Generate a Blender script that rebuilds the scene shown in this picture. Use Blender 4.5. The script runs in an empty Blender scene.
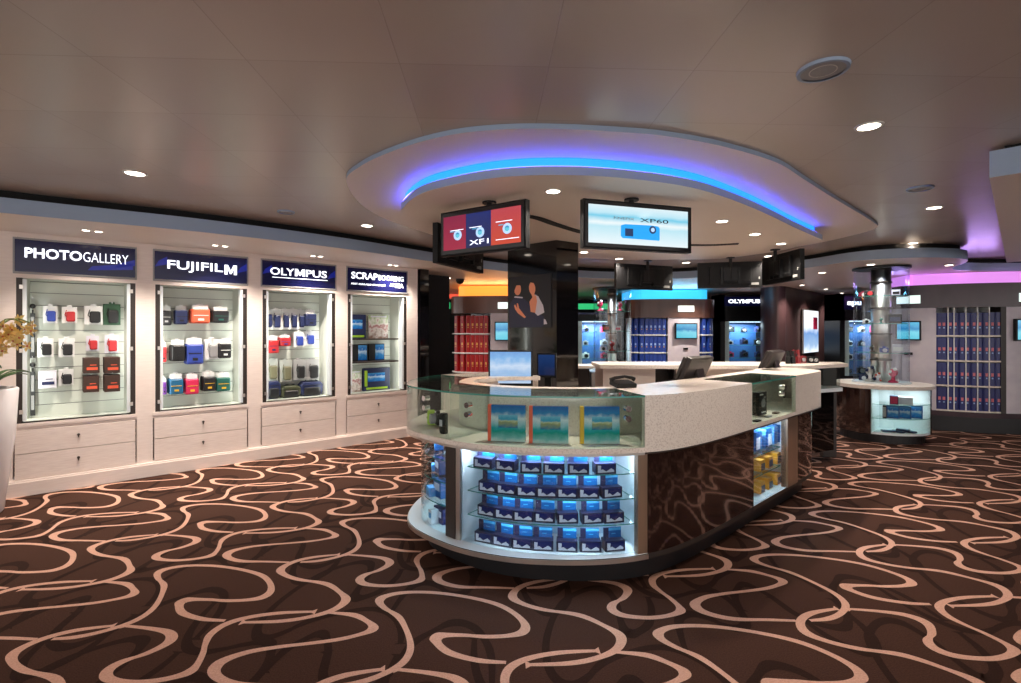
import bpy, math, random
from math import sin, cos, pi, atan2, sqrt, hypot
S = bpy.context.scene
COL = S.collection
F, CX, HY, EYE = 500.0, 510.5, 331.0, 1.45      # focal length in pixels, picture centre, horizon row, eye height

# ------------------------------------------------------------------ camera, world, exposure
cd = bpy.data.cameras.new('camera')
cam = bpy.data.objects.new('camera', cd); COL.objects.link(cam)
cam.location = (0, 0, EYE); cam.rotation_euler = (pi/2, 0, 0)
cd.sensor_width = 36; cd.lens = 36*F/1021; cd.shift_y = (HY-341.5)/1021
cd.clip_start = .05; cd.clip_end = 100
S.camera = cam
S.view_settings.view_transform = 'Standard'; S.view_settings.look = 'None'
S.view_settings.exposure = 1.0; S.view_settings.gamma = 1.0; S.view_settings.use_curve_mapping = False
w = bpy.data.worlds.new('world'); S.world = w; w.use_nodes = True
w.node_tree.nodes['Background'].inputs[0].default_value = (1, .93, .9, 1)
w.node_tree.nodes['Background'].inputs[1].default_value = 1.25
S.cycles.max_bounces = 7; S.cycles.diffuse_bounces = 4; S.cycles.glossy_bounces = 4
S.cycles.transparent_max_bounces = 16; S.cycles.transmission_bounces = 4
S.cycles.caustics_reflective = False; S.cycles.caustics_refractive = False
S.cycles.sample_clamp_indirect = 3.0

def lamp(kind, name, loc, energy, color=(1, .85, .72), size=.1, size_y=None, rot=(0, 0, 0), spot=110, blend=.6, parent=None):
    l = bpy.data.lights.new(name, kind); l.energy = energy; l.color = color
    if kind == 'AREA':
        l.size = size
        if size_y: l.shape = 'RECTANGLE'; l.size_y = size_y
    else: l.shadow_soft_size = size
    if kind == 'SPOT': l.spot_size = math.radians(spot); l.spot_blend = blend
    o = bpy.data.objects.new(name, l); COL.objects.link(o); o.location = loc; o.rotation_euler = rot
    if parent: o.parent = parent
    return o

# ------------------------------------------------------------------ materials
def lin(c):
    r = []
    for v in c:
        v = v/255.0; r.append(v/12.92 if v <= .04045 else ((v+.055)/1.055)**2.4)
    return (r[0], r[1], r[2], 1)
M = {}
def mat(name, rgb, rough=.5, metal=0, emit=None, es=0, spec=.5, coat=0):
    m = bpy.data.materials.new(name); m.use_nodes = True
    b = m.node_tree.nodes['Principled BSDF']
    b.inputs['Base Color'].default_value = lin(rgb); b.inputs['Roughness'].default_value = rough
    b.inputs['Metallic'].default_value = metal; b.inputs['Specular IOR Level'].default_value = spec
    b.inputs['Coat Weight'].default_value = coat; b.inputs['Coat Roughness'].default_value = .05
    if emit: b.inputs['Emission Color'].default_value = lin(emit); b.inputs['Emission Strength'].default_value = es
    M[name] = m
    return m
def nt(m): return m.node_tree.nodes, m.node_tree.links, m.node_tree.nodes['Principled BSDF']
def mottled(name, c1, c2, scale, rough=.5, detail=3, vec=(1, 1, 1), bump=0, spec=.5, lo=.35, hi=.65, coat=0):
    m = mat(name, c1, rough, spec=spec, coat=coat); n, l, b = nt(m)
    tc = n.new('ShaderNodeTexCoord'); mp = n.new('ShaderNodeMapping'); mp.inputs['Scale'].default_value = vec
    no = n.new('ShaderNodeTexNoise'); no.inputs['Scale'].default_value = scale; no.inputs['Detail'].default_value = detail
    r = n.new('ShaderNodeValToRGB'); r.color_ramp.elements[0].color = lin(c1); r.color_ramp.elements[1].color = lin(c2)
    r.color_ramp.elements[0].position = lo; r.color_ramp.elements[1].position = hi
    l.new(tc.outputs['Object'], mp.inputs['Vector']); l.new(mp.outputs[0], no.inputs['Vector'])
    l.new(no.outputs['Fac'], r.inputs['Fac']); l.new(r.outputs[0], b.inputs['Base Color'])
    if bump:
        bp = n.new('ShaderNodeBump'); bp.inputs['Strength'].default_value = bump; bp.inputs['Distance'].default_value = .004
        l.new(no.outputs['Fac'], bp.inputs['Height']); l.new(bp.outputs[0], b.inputs['Normal'])
    return m
mottled('carpet', (60, 39, 31), (74, 49, 39), 160, .95, 3, spec=.1, bump=.5)
mottled('carpet_dark', (42, 26, 20), (50, 32, 25), 160, .95, 3, spec=.1)
mottled('carpet_cream', (194, 148, 129), (212, 168, 147), 160, .95, 3, spec=.1)
mottled('cabinet_wood', (226, 212, 204), (232, 219, 211), 9, .38, 4, vec=(1, 1, 9))
mottled('cabinet_drawer', (220, 205, 197), (232, 219, 211), 9, .38, 4, vec=(1, 1, 14))
mottled('stone', (212, 199, 187), (236, 226, 215), 110, .3, 2, lo=.36, hi=.5)
mottled('stone_plain', (222, 208, 196), (234, 222, 210), 30, .3, 2)
mottled('gloss_brown', (34, 19, 16), (42, 24, 20), 3, .09, 2, spec=.7, coat=.5)
mottled('bronze', (84, 56, 46), (98, 67, 56), 4, .28, 2, vec=(1, 1, .3))
mottled('bronze_dark', (54, 36, 44), (66, 44, 52), 4, .25, 2, vec=(1, 1, .3))
mat('bronze_metal', (168, 142, 120), .3, .7)
mat('slat_white', (204, 208, 198), .35)
mat('slat_groove', (110, 112, 108), .6)
mat('white', (235, 235, 232), .4); mat('case_white', (228, 236, 240), .35)
mat('planter_white', (214, 208, 208), .22); mat('soil', (50, 38, 28), .9)
mat('black', (12, 12, 13), .4, spec=.3); mat('black_gloss', (10, 9, 11), .06, spec=.7); mat('black_matte', (12, 12, 13), .8)
mat('tv_black', (7, 7, 8), .5, spec=.25); mat('dark_brown', (46, 38, 34), .45); mat('monitor_back', (34, 28, 25), .4)
mat('steel', (214, 208, 200), .32, 1); mat('chrome', (225, 225, 225), .08, 1); mat('dark_steel', (84, 76, 70), .3, .9)
mat('toe', (20, 19, 22), .4)
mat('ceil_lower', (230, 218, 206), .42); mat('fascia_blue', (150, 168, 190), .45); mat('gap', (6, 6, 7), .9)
mat('plastic_grey', (150, 150, 152), .5)
mat('sign_navy', (16, 18, 56), .15, emit=(20, 24, 84), es=0.06)
mat('sign_blue', (24, 34, 120), .15, emit=(36, 50, 190), es=0.12)
mat('letter_white', (255, 255, 255), .4, emit=(235, 240, 255), es=0.96)
mat('letter_dim', (255, 255, 255), .4, emit=(210, 220, 245), es=0.45)
mat('print_white', (235, 235, 235), .5)
mat('lamp_lens', (255, 245, 230), .4, emit=(255, 240, 222), es=8)
mat('lamp_ring', (205, 200, 194), .35)
mat('niche_lamp', (255, 255, 250), .4, emit=(246, 255, 240), es=.5)
mat('led_cool', (255, 255, 255), .4, emit=(205, 228, 255), es=1)
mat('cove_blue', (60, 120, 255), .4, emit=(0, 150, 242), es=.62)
mat('cove_violet', (160, 110, 255), .4, emit=(96, 80, 255), es=9)
mat('cove_purple', (200, 130, 215), .4, emit=(206, 128, 214), es=.55)
mat('cove_cyan', (60, 190, 240), .4, emit=(50, 180, 240), es=.6)
mat('cove_orange', (255, 150, 60), .4, emit=(255, 140, 52), es=.75)
mat('lit_green', (60, 200, 120), .4, emit=(50, 205, 125), es=0.4)
mat('lit_red', (230, 90, 70), .4, emit=(235, 90, 66), es=0.45)
mat('lit_label', (240, 250, 245), .4, emit=(220, 240, 236), es=0.55)
mat('wall_violet', (70, 60, 84), .4)
mottled('bronze_wall', (66, 46, 48), (82, 58, 58), 2, .35, 2, vec=(1, 1, .2))
mottled('panel_lilac', (205, 196, 206), (216, 208, 214), 6, .4, 2)
def glass(name, tint, refl=.9, rough=.0, fac_bias=0.0):
    m = bpy.data.materials.new(name); m.use_nodes = True; n = m.node_tree.nodes; l = m.node_tree.links
    n.remove(n['Principled BSDF']); out = n['Material Output']
    tr = n.new('ShaderNodeBsdfTransparent'); tr.inputs[0].default_value = lin(tint)
    gl = n.new('ShaderNodeBsdfGlossy'); gl.inputs['Roughness'].default_value = rough; gl.inputs['Color'].default_value = (refl, refl, refl, 1)
    lw = n.new('ShaderNodeLayerWeight'); lw.inputs['Blend'].default_value = .5
    pw = n.new('ShaderNodeMath'); pw.operation = 'POWER'; pw.inputs[1].default_value = 4.5
    ad = n.new('ShaderNodeMath'); ad.operation = 'MULTIPLY_ADD'; ad.inputs[1].default_value = .8; ad.inputs[2].default_value = .025+fac_bias; ad.use_clamp = True
    mx = n.new('ShaderNodeMixShader'); l.new(lw.outputs['Facing'], pw.inputs[0]); l.new(pw.outputs[0], ad.inputs[0]); l.new(ad.outputs[0], mx.inputs[0])
    l.new(tr.outputs[0], mx.inputs[1]); l.new(gl.outputs[0], mx.inputs[2]); l.new(mx.outputs[0], out.inputs['Surface'])
    M[name] = m
glass('glass', (246, 252, 250)); glass('glass_blue', (240, 247, 252), fac_bias=.01)
glass('glass_teal', (247, 253, 251), fac_bias=.06); mat('glass_edge', (70, 150, 135), .1, spec=.8)
def gradient(name, stops, axis=2, es=1.0, noise=0):
    """a screen or print whose picture runs through the stops along its generated axis"""
    m = mat(name, (20, 20, 20), .12); n, l, b = nt(m)
    tc = n.new('ShaderNodeTexCoord'); sp = n.new('ShaderNodeSeparateXYZ'); r = n.new('ShaderNodeValToRGB')
    l.new(tc.outputs['Generated'], sp.inputs[0])
    src = sp.outputs[axis]
    if noise:
        no = n.new('ShaderNodeTexNoise'); no.inputs['Scale'].default_value = 4; no.inputs['Detail'].default_value = 4
        l.new(tc.outputs['Generated'], no.inputs['Vector'])
        ma = n.new('ShaderNodeMath'); ma.operation = 'MULTIPLY_ADD'; ma.inputs[1].default_value = noise; 
        l.new(no.outputs['Fac'], ma.inputs[0]); l.new(src, ma.inputs[2])
        mb = n.new('ShaderNodeMath'); mb.operation = 'SUBTRACT'; mb.inputs[1].default_value = noise*.5
        l.new(ma.outputs[0], mb.inputs[0]); src = mb.outputs[0]
    e = r.color_ramp.elements; e[0].position = stops[0][0]; e[0].color = lin(stops[0][1]); e[1].position = stops[-1][0]; e[1].color = lin(stops[-1][1])
    for p, c in stops[1:-1]:
        k = e.new(p); k.color = lin(c)
    l.new(src, r.inputs[0]); l.new(r.outputs[0], b.inputs['Emission Color' if es else 'Base Color']); b.inputs['Emission Strength'].default_value = es*.5
    return m
gradient('screen_sky', [(0, (236, 248, 252)), (.45, (190, 232, 245)), (.55, (240, 250, 252)), (.72, (120, 206, 235)), (.8, (190, 232, 246)), (1, (226, 244, 250))], 2, 1.0, .12)
gradient('screen_desk', [(0, (190, 210, 236)), (.3, (150, 190, 232)), (.55, (196, 216, 240)), (.8, (110, 172, 226)), (1, (90, 150, 214))], 2, .95, .5)
gradient('screen_dim', [(0, (20, 42, 92)), (1, (34, 74, 140))], 2, .5, .3)
gradient('screen_kiosk', [(0, (90, 205, 230)), (.4, (120, 220, 240)), (.6, (40, 140, 200)), (1, (110, 200, 236))], 2, .9, .3)
gradient('screen_navy', [(0, (16, 28, 84)), (1, (22, 40, 112))], 2, .9)
gradient('screen_crimson', [(0, (168, 30, 64)), (1, (140, 24, 66))], 2, .9)
gradient('screen_orange', [(0, (214, 74, 44)), (1, (196, 70, 82))], 2, .9)
gradient('album_cover', [(0, (190, 206, 208)), (.12, (120, 178, 180)), (.28, (24, 150, 140)), (.36, (40, 160, 170)), (.5, (150, 200, 214)), (.66, (214, 230, 236)), (.8, (40, 130, 190)), (1, (16, 92, 168))], 2, 0, .25)
gradient('album_inset', [(0, (30, 110, 160)), (.4, (150, 160, 110)), (.55, (190, 200, 170)), (.7, (60, 160, 200)), (1, (120, 190, 220))], 2, 0, .5)
gradient('folder_cover', [(0, (20, 100, 190)), (.3, (60, 140, 205)), (.6, (190, 215, 232)), (.75, (30, 110, 190)), (1, (80, 150, 210))], 2, 0, .6)
gradient('poster_light', [(0, (240, 248, 255)), (.2, (150, 180, 215)), (.45, (110, 150, 205)), (.6, (225, 235, 250)), (1, (250, 250, 255))], 2, 1.3, .3)
gradient('collage', [(0, (150, 120, 110)), (.3, (220, 210, 205)), (.5, (170, 110, 110)), (.7, (225, 222, 214)), (1, (160, 180, 130))], 2, 0, 1.4)
# painted metal ceiling panels with fine seams
m = mat('ceiling_panel', (150, 140, 132), .27, spec=.8); n, l, b = nt(m)
tc = n.new('ShaderNodeTexCoord'); mp = n.new('ShaderNodeMapping'); mp.inputs['Rotation'].default_value = (0, 0, math.radians(-2.5))
mp.inputs['Location'].default_value = (.35, .02, 0)
br = n.new('ShaderNodeTexBrick'); br.offset = 0; br.inputs['Scale'].default_value = 1; br.inputs['Brick Width'].default_value = .588
br.inputs['Row Height'].default_value = .5; br.inputs['Mortar Size'].default_value = .002; br.inputs['Mortar Smooth'].default_value = .3
br.inputs['Color1'].default_value = lin((188, 176, 167)); br.inputs['Color2'].default_value = lin((183, 171, 162)); br.inputs['Mortar'].default_value = lin((168, 157, 149))
bp = n.new('ShaderNodeBump'); bp.inputs['Strength'].default_value = .4; bp.inputs['Distance'].default_value = .003; bp.invert = True
l.new(tc.outputs['Object'], mp.inputs[0]); l.new(mp.outputs[0], br.inputs['Vector']); l.new(br.outputs['Color'], b.inputs['Base Color'])
l.new(br.outputs['Fac'], bp.inputs['Height']); l.new(bp.outputs[0], b.inputs['Normal'])

# ------------------------------------------------------------------ objects and meshes
FR = {}
def setp(o, label=None, cat=None, group=None, kind=None):
    if label: o['label'] = label
    if cat: o['category'] = cat
    if group: o['group'] = group
    if kind: o['kind'] = kind
    return o
def thing(name, label, cat, loc=(0, 0, 0), rz=0, group=None):
    o = bpy.data.objects.new(name, None); COL.objects.link(o); o.empty_display_size = .05
    o.location = loc; o.rotation_euler = (0, 0, rz); FR[o] = (tuple(loc), rz)
    return setp(o, label, cat, group)
class MB:
    def __init__(s, loc=(0, 0, 0), rz=0):
        s.v = []; s.f = []; s.m = []; s.o = loc; s.rz = rz
    def P(s, p):
        c, n = cos(s.rz), sin(s.rz)
        return (s.o[0]+p[0]*c-p[1]*n, s.o[1]+p[0]*n+p[1]*c, s.o[2]+p[2])
    def raw(s, vs, fs, mi=0):
        k = len(s.v); s.v += [s.P(p) for p in vs]
        for i, f in enumerate(fs):
            s.f.append([k+a for a in f]); s.m.append(mi[i] if isinstance(mi, (list, tuple)) else mi)
        return s
    def box(s, c, d, mi=0, rz=0, rx=0, front=None):
        x, y, z = d[0]/2, d[1]/2, d[2]/2; vs = []
        for p in ((-x,-y,-z),(x,-y,-z),(x,y,-z),(-x,y,-z),(-x,-y,z),(x,-y,z),(x,y,z),(-x,y,z)):
            a, b_, e = p
            if rx: b_, e = b_*cos(rx)-e*sin(rx), b_*sin(rx)+e*cos(rx)
            if rz: a, b_ = a*cos(rz)-b_*sin(rz), a*sin(rz)+b_*cos(rz)
            vs.append((c[0]+a, c[1]+b_, c[2]+e))
        ms = [mi]*6
        if front is not None: ms[2] = front
        return s.raw(vs, [(0,3,2,1),(4,5,6,7),(0,1,5,4),(1,2,6,5),(2,3,7,6),(3,0,4,7)], ms)
    def bb(s, x0, x1, y0, y1, z0, z1, mi=0, front=None):
        return s.box(((x0+x1)/2, (y0+y1)/2, (z0+z1)/2), (x1-x0, y1-y0, z1-z0), mi, front=front)
    def prism(s, poly, z0, z1, mb=0, ms=None, mt=None):
        ms = mb if ms is None else ms; mt = mb if mt is None else mt
        a = sum(poly[i][0]*poly[(i+1) % len(poly)][1]-poly[(i+1) % len(poly)][0]*poly[i][1] for i in range(len(poly)))
        if a < 0: poly = poly[::-1]
        n = len(poly); vs = [(x, y, z0) for x, y in poly]+[(x, y, z1) for x, y in poly]
        fs = [tuple(range(n-1, -1, -1)), tuple(range(n, 2*n))]; mm = [mb, mt]
        for i in range(n):
            j = (i+1) % n; fs.append((i, j, n+j, n+i)); mm.append(ms)
        return s.raw(vs, fs, mm)
    def band(s, A, B, z0, z1, mi=0, side=None, top=None, ends=None):
        """solid between outer polyline A and inner polyline B; material mi, outer face side, top face top"""
        side = mi if side is None else side; top = mi if top is None else top
        n = len(A); vs = []
        for (ax, ay), (bx, by) in zip(A, B): vs += [(ax, ay, z0), (bx, by, z0), (bx, by, z1), (ax, ay, z1)]
        fs = []; mm = []
        for i in range(n-1):
            a = 4*i; c = a+4
            fs += [(a, a+1, c+1, c), (a+1, a+2, c+2, c+1), (a+2, a+3, c+3, c+2), (a+3, a, c, c+3)]; mm += [mi, mi, top, side]
        fs += [(0, 3, 2, 1), (4*n-4, 4*n-3, 4*n-2, 4*n-1)]; mm += [side, side]
        return s.raw(vs, fs, mm)
    def lathe(s, prof, c=(0, 0, 0), seg=24, mi=0, sx=1, sy=1):
        vs = []; fs = []; n = len(prof)
        for k in range(seg):
            t = 2*pi*k/seg
            for r, z in prof: vs.append((c[0]+r*cos(t)*sx, c[1]+r*sin(t)*sy, c[2]+z))
        for k in range(seg):
            q = (k+1) % seg
            for i in range(n-1): fs.append((k*n+i, q*n+i, q*n+i+1, k*n+i+1))
        if prof[0][0] > 1e-6: fs.append(tuple(k*n for k in range(seg-1, -1, -1)))
        if prof[-1][0] > 1e-6: fs.append(tuple(k*n+n-1 for k in range(seg)))
        return s.raw(vs, fs, mi)
    def cyl(s, c, r, h, seg=16, mi=0, axis='z'):
        if axis == 'z': return s.lathe([(r, 0), (r, h)], c, seg, mi)
        vs = []; fs = []
        for k in range(seg):
            t = 2*pi*k/seg
            for e in (0, h):
                vs.append((c[0]+r*cos(t), c[1]+e, c[2]+r*sin(t)) if axis == 'y' else (c[0]+e, c[1]+r*cos(t), c[2]+r*sin(t)))
        for k in range(seg):
            q = (k+1) % seg; fs.append((2*k, 2*k+1, 2*q+1, 2*q))
        fs += [tuple(range(0, 2*seg, 2)), tuple(range(2*seg-1, 0, -2))]
        return s.raw(vs, fs, mi)
    def ball(s, c, r, mi=0, seg=10, rz_=6, sc=(1, 1, 1)):
        vs = [(c[0], c[1], c[2]-r*sc[2])]; fs = []
        for i in range(1, rz_):
            p = pi*i/rz_
            for k in range(seg):
                t = 2*pi*k/seg; vs.append((c[0]+r*sin(p)*cos(t)*sc[0], c[1]+r*sin(p)*sin(t)*sc[1], c[2]-r*cos(p)*sc[2]))
        vs.append((c[0], c[1], c[2]+r*sc[2])); L = len(vs)-1
        for k in range(seg): fs.append((0, 1+(k+1) % seg, 1+k)); fs.append((L, L-seg+k, L-seg+(k+1) % seg))
        for i in range(rz_-2):
            for k in range(seg):
                a = 1+i*seg+k; b_ = 1+i*seg+(k+1) % seg; fs.append((a, b_, b_+seg, a+seg))
        return s.raw(vs, fs, mi)
    def tube(s, path, r, seg=8, mi=0, closed=False):
        n = len(path); vs = []; fs = []
        for i, p in enumerate(path):
            a = path[max(i-1, 0)]; b_ = path[min(i+1, n-1)]; t = [b_[k]-a[k] for k in range(3)]
            L = sqrt(sum(x*x for x in t)) or 1; t = [x/L for x in t]
            u = (0, 0, 1) if abs(t[2]) < .9 else (1, 0, 0)
            e = [t[1]*u[2]-t[2]*u[1], t[2]*u[0]-t[0]*u[2], t[0]*u[1]-t[1]*u[0]]; L = sqrt(sum(x*x for x in e)); e = [x/L for x in e]
            g = [t[1]*e[2]-t[2]*e[1], t[2]*e[0]-t[0]*e[2], t[0]*e[1]-t[1]*e[0]]
            rr = r[i] if isinstance(r, (list, tuple)) else r
            for k in range(seg):
                q = 2*pi*k/seg; vs.append(tuple(p[j]+rr*(cos(q)*e[j]+sin(q)*g[j]) for j in range(3)))
        for i in range(n-1):
            for k in range(seg):
                a = i*seg+k; b_ = i*seg+(k+1) % seg; fs.append((a, b_, b_+seg, a+seg))
        fs += [tuple(range(seg)), tuple(range(n*seg-1, (n-1)*seg-1, -1))]
        return s.raw(vs, fs, mi)
    def build(s, name, mats, parent=None, bevel=0, smooth=False, label=None):
        if isinstance(mats, str): mats = [mats]
        vs = s.v; p = parent
        while p is not None and p not in FR: p = p.parent
        if p is not None:
            (ox, oy, oz), rz = FR[p]; c, n = cos(-rz), sin(-rz)
            vs = [((x-ox)*c-(y-oy)*n, (x-ox)*n+(y-oy)*c, z-oz) for x, y, z in vs]
        me = bpy.data.meshes.new(name); me.from_pydata(vs, [], s.f)
        for k in mats: me.materials.append(M[k])
        me.polygons.foreach_set('material_index', s.m)
        if smooth: me.polygons.foreach_set('use_smooth', [len(f) == 4 or len(f) == 3 for f in s.f])
        me.update()
        o = bpy.data.objects.new(name, me); COL.objects.link(o)
        if parent: o.parent = parent
        if bevel:
            b_ = o.modifiers.new('bevel', 'BEVEL'); b_.width = bevel; b_.segments = 2; b_.limit_method = 'ANGLE'
        if label: o['label'] = label
        return o
def struct(name, mb, mats, **k): return setp(mb.build(name, mats, None, **k), kind='structure')
def kids(o): return [c for c in bpy.data.objects if c.parent == o]
CH = {}
def dup(root, loc, rz=0, label=None, group=None, tilt=None):
    if root not in CH: CH[root] = [(c, kids(c)) for c in kids(root)]
    r = root.copy(); COL.objects.link(r); r.location = loc; r.rotation_euler = (tilt or 0, 0, rz)
    if label: r['label'] = label
    if group: r['group'] = group
    for c0, gs in CH[root]:
        c = c0.copy(); COL.objects.link(c); c.parent = r
        for g0 in gs:
            g = g0.copy(); COL.objects.link(g); g.parent = c
    return r
def spread(proto, places):
    """places: (loc, rz, label, group); the first place moves the prototype itself"""
    if not places: return
    for pl in places[1:]: dup(proto, *pl)
    loc, rz, lab, grp = places[0]; proto.location = loc; proto.rotation_euler = (0, 0, rz); setp(proto, lab, None, grp)
def text(name, body, parent, loc, rz, h, w, m, bold=0, italic=0, depth=.004, space=1):
    """standing letters whose lower left corner is loc, facing local -y; parented letters are placed in world space"""
    cu = bpy.data.curves.new(name, 'FONT'); cu.body = body; cu.extrude = depth; cu.offset = bold; cu.shear = italic; cu.space_character = space
    cu.resolution_u = 3; cu.materials.append(M[m])
    o = bpy.data.objects.new(name, cu); COL.objects.link(o); bpy.context.view_layer.update()
    xs = [c[0] for c in o.bound_box]; ys = [c[1] for c in o.bound_box]
    W_, H_ = max(xs)-min(xs), max(ys)-min(ys); sx = w/W_; sy = h/H_
    me = bpy.data.meshes.new_from_object(o.evaluated_get(bpy.context.evaluated_depsgraph_get())); bpy.data.objects.remove(o); bpy.data.curves.remove(cu)
    for v in me.vertices: v.co = ((v.co.x-min(xs))*sx, -v.co.z, (v.co.y-min(ys))*sy)
    me.name = name; me.update(); o = bpy.data.objects.new(name, me); COL.objects.link(o)
    if not me.materials: me.materials.append(M[m])
    x, y, z = loc; p = parent
    while p is not None and p not in FR: p = p.parent
    if p:
        (ox, oy, oz), prz = FR[p]; c, n = cos(-prz), sin(-prz)
        x, y, z = (x-ox)*c-(y-oy)*n, (x-ox)*n+(y-oy)*c, z-oz; rz -= prz
    o.location = (x, y, z); o.rotation_euler = (0, 0, rz)
    if parent: o.parent = parent
    return o
def bold_m(parent, loc, rz, h, w, m):
    """a heavy sans capital M drawn as one flat outline, lower left corner at loc"""
    b = w*.24; q = [(0, 0), (b, 0), (b, h*.62), (w*.5-b*.28, h*.08), (w*.5+b*.28, h*.08), (w-b, h*.62), (w-b, 0), (w, 0), (w, h), (w-b*1.15, h), (w*.5, h*.42), (b*1.15, h), (0, h)]
    n_ = len(q); mm = MB(loc, rz)
    mm.raw([(x, -.002, z) for x, z in q]+[(x, 0, z) for x, z in q], [tuple(range(n_))]+[(i, n_+i, n_+(i+1) % n_, (i+1) % n_) for i in range(n_)])
    return mm.build('lettering', m, parent)
ORD = ['first', 'second', 'third', 'fourth', 'fifth', 'sixth', 'seventh', 'eighth', 'ninth', 'tenth', 'eleventh', 'twelfth', 'thirteenth', 'fourteenth', 'fifteenth']
def at(px, py, z):                     # where the sight line through a pixel meets the level z
    Y = (z-EYE)*F/(HY-py); return ((px-CX)/F*Y, Y)
def smooth(pts, k=10, closed=False):
    out = []; n = len(pts); rng = n if closed else n-1
    for i in range(rng):
        g = (lambda j: pts[j % n]) if closed else (lambda j: pts[min(max(j, 0), n-1)])
        p0, p1, p2, p3 = g(i-1), g(i), g(i+1), g(i+2)
        for t in range(k):
            t /= k; out.append(tuple(.5*(2*p1[a]+(p2[a]-p0[a])*t+(2*p0[a]-5*p1[a]+4*p2[a]-p3[a])*t*t+(3*p1[a]-p0[a]-3*p2[a]+p3[a])*t**3) for a in range(2)))
    if not closed: out.append(tuple(pts[-1]))
    return out
class Line2:
    """a plan outline walked so that its outside lies on the right hand"""
    def __init__(s, pts):
        s.p = pts; n = len(pts); s.n = []
        for i in range(n):
            a = pts[max(i-1, 0)]; b_ = pts[min(i+1, n-1)]; dx, dy = b_[0]-a[0], b_[1]-a[1]; L = hypot(dx, dy) or 1
            s.n.append((dy/L, -dx/L))
        s.s = [0]
        for i in range(1, n): s.s.append(s.s[-1]+hypot(pts[i][0]-pts[i-1][0], pts[i][1]-pts[i-1][1]))
    def off(s, d, a=0, b_=None):
        b_ = len(s.p)-1 if b_ is None else b_
        return [(s.p[i][0]-s.n[i][0]*d, s.p[i][1]-s.n[i][1]*d) for i in range(a, b_+1)]
    def idx(s, px, d=0, lo=0, hi=None):
        hi = len(s.p) if hi is None else hi; q = s.off(d)
        return min(range(lo, hi), key=lambda i: abs(CX+F*q[i][0]/q[i][1]-px))
    def frame(s, px, d, lo=0, hi=None):
        hi = len(s.p) if hi is None else hi; q = s.off(d); f = lambda i: CX+F*q[i][0]/q[i][1]-px
        for i in range(lo, hi-1):
            if f(i)*f(i+1) <= 0:
                t = f(i)/(f(i)-f(i+1)) if f(i) != f(i+1) else 0
                return (q[i][0]+t*(q[i+1][0]-q[i][0]), q[i][1]+t*(q[i+1][1]-q[i][1])), atan2(s.n[i][1], s.n[i][0])+pi/2
        i = s.idx(px, d, lo, hi); return q[i], atan2(s.n[i][1], s.n[i][0])+pi/2

# ================================================================== SETTING: floor with its woven ribbons
def floorpt(px, py):
    Y = EYE*F/(py-HY); return ((px-CX)/F*Y, Y)
RIB = [
 [(886,544.7),(867,547.3),(859.4,551.8),(864,558),(880,563),(905.4,567.5),(940.5,571.3),(973,578.8),(998,586.3),(1008,595),(1000.7,601.4),(983,605),(949,606)],
 [(810,620.7),(827.7,619),(840,614),(845.7,606.4),(841.5,599),(830,591),(810,581),(790,572.5),(769,566.5),(757,562),(754.2,558.5),(762,555.6),(778,554.7),(799.5,555.6),(829.7,558.8),(860,563.7),(885.4,570.5),(905.4,578),(911.7,583.5),(903,586),(885.4,586.6),(865.3,585.6),(847,586),(850.3,590),(872.8,597.6),(905.4,603),(930.5,604.4)],
 [(995.7,596.4),(965.6,597.6),(945.5,601.4),(939.3,607.6),(948,616.4),(965.6,625.2),(985.7,634),(1005.7,644),(1014,650.8),(1005.7,656.5),(985.7,659),(955.6,656),(935.5,649),(928,641),(931.8,632.7),(925.5,622.7),(905.4,615.2),(877.8,611.4),(846.5,609)],
 [(725,569.5),(750,571.3),(768,575.5),(780,579.5),(782.5,582.6),(776.3,585.8),(765,588.8),(745,591.5),(725,593.8),(705,597.6),(695,604.6),(705,612.6),(732.6,619),(768,620),(796,621)]]
LA, LC = (.839, .782), (1.408, -.316)
def ribbon_quads(mb, z, mi, wmul, dx, dy, flip=False):
    for pi_, path in enumerate(RIB):
        q = [floorpt(*p) for p in path]
        if flip: q = [(3.1-y*1.0, x+.3) for x, y in q]
        q = smooth(q, 6); n = len(q); L = []; R = []
        for i, (x, y) in enumerate(q):
            a = q[max(i-2, 0)]; b_ = q[min(i+2, n-1)]; tx, ty = b_[0]-a[0], b_[1]-a[1]; l_ = hypot(tx, ty) or 1; tx /= l_; ty /= l_
            a2 = q[max(i-5, 0)]; b2 = q[min(i+5, n-1)]
            h1 = atan2(y-a2[1], x-a2[0]); h2 = atan2(b2[1]-y, b2[0]-x); t = abs((h2-h1+pi) % (2*pi)-pi)
            w_ = wmul*(.0115+.02*min(1, t/1.3))
            e = min(i, n-1-i)/6; w_ *= min(1, .8+.2*e)
            L.append((x-ty*w_, y+tx*w_)); R.append((x+ty*w_, y-tx*w_))
        for i in range(-14, 15):
            for j in range(-12, 13):
                ox, oy = dx+i*LA[0]+j*LC[0], dy+i*LA[1]+j*LC[1]
                cx, cy = q[n//2][0]+ox, q[n//2][1]+oy
                if not (-6.5 < cx < 11.5 and .2 < cy < 11.5) or abs(cx) > 1.25*cy+1.5: continue
                vs = []; zc = z+.00008*pi_+.00002*((i*7+j*3) % 4)
                for k in range(n): vs += [(L[k][0]+ox, L[k][1]+oy, zc), (R[k][0]+ox, R[k][1]+oy, zc)]
                mb.raw(vs, [(2*k, 2*k+1, 2*k+3, 2*k+2) for k in range(n-1)], mi)
fl = MB(); fl.bb(-10, 19, -5, 16, -.1, 0, 0)
ribbon_quads(fl, .0006, 1, 1.25, .3, .2, flip=True)
ribbon_quads(fl, .0012, 2, 1.0, 0, 0)
struct('floor', fl, ['carpet', 'carpet_dark', 'carpet_cream'])

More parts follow.
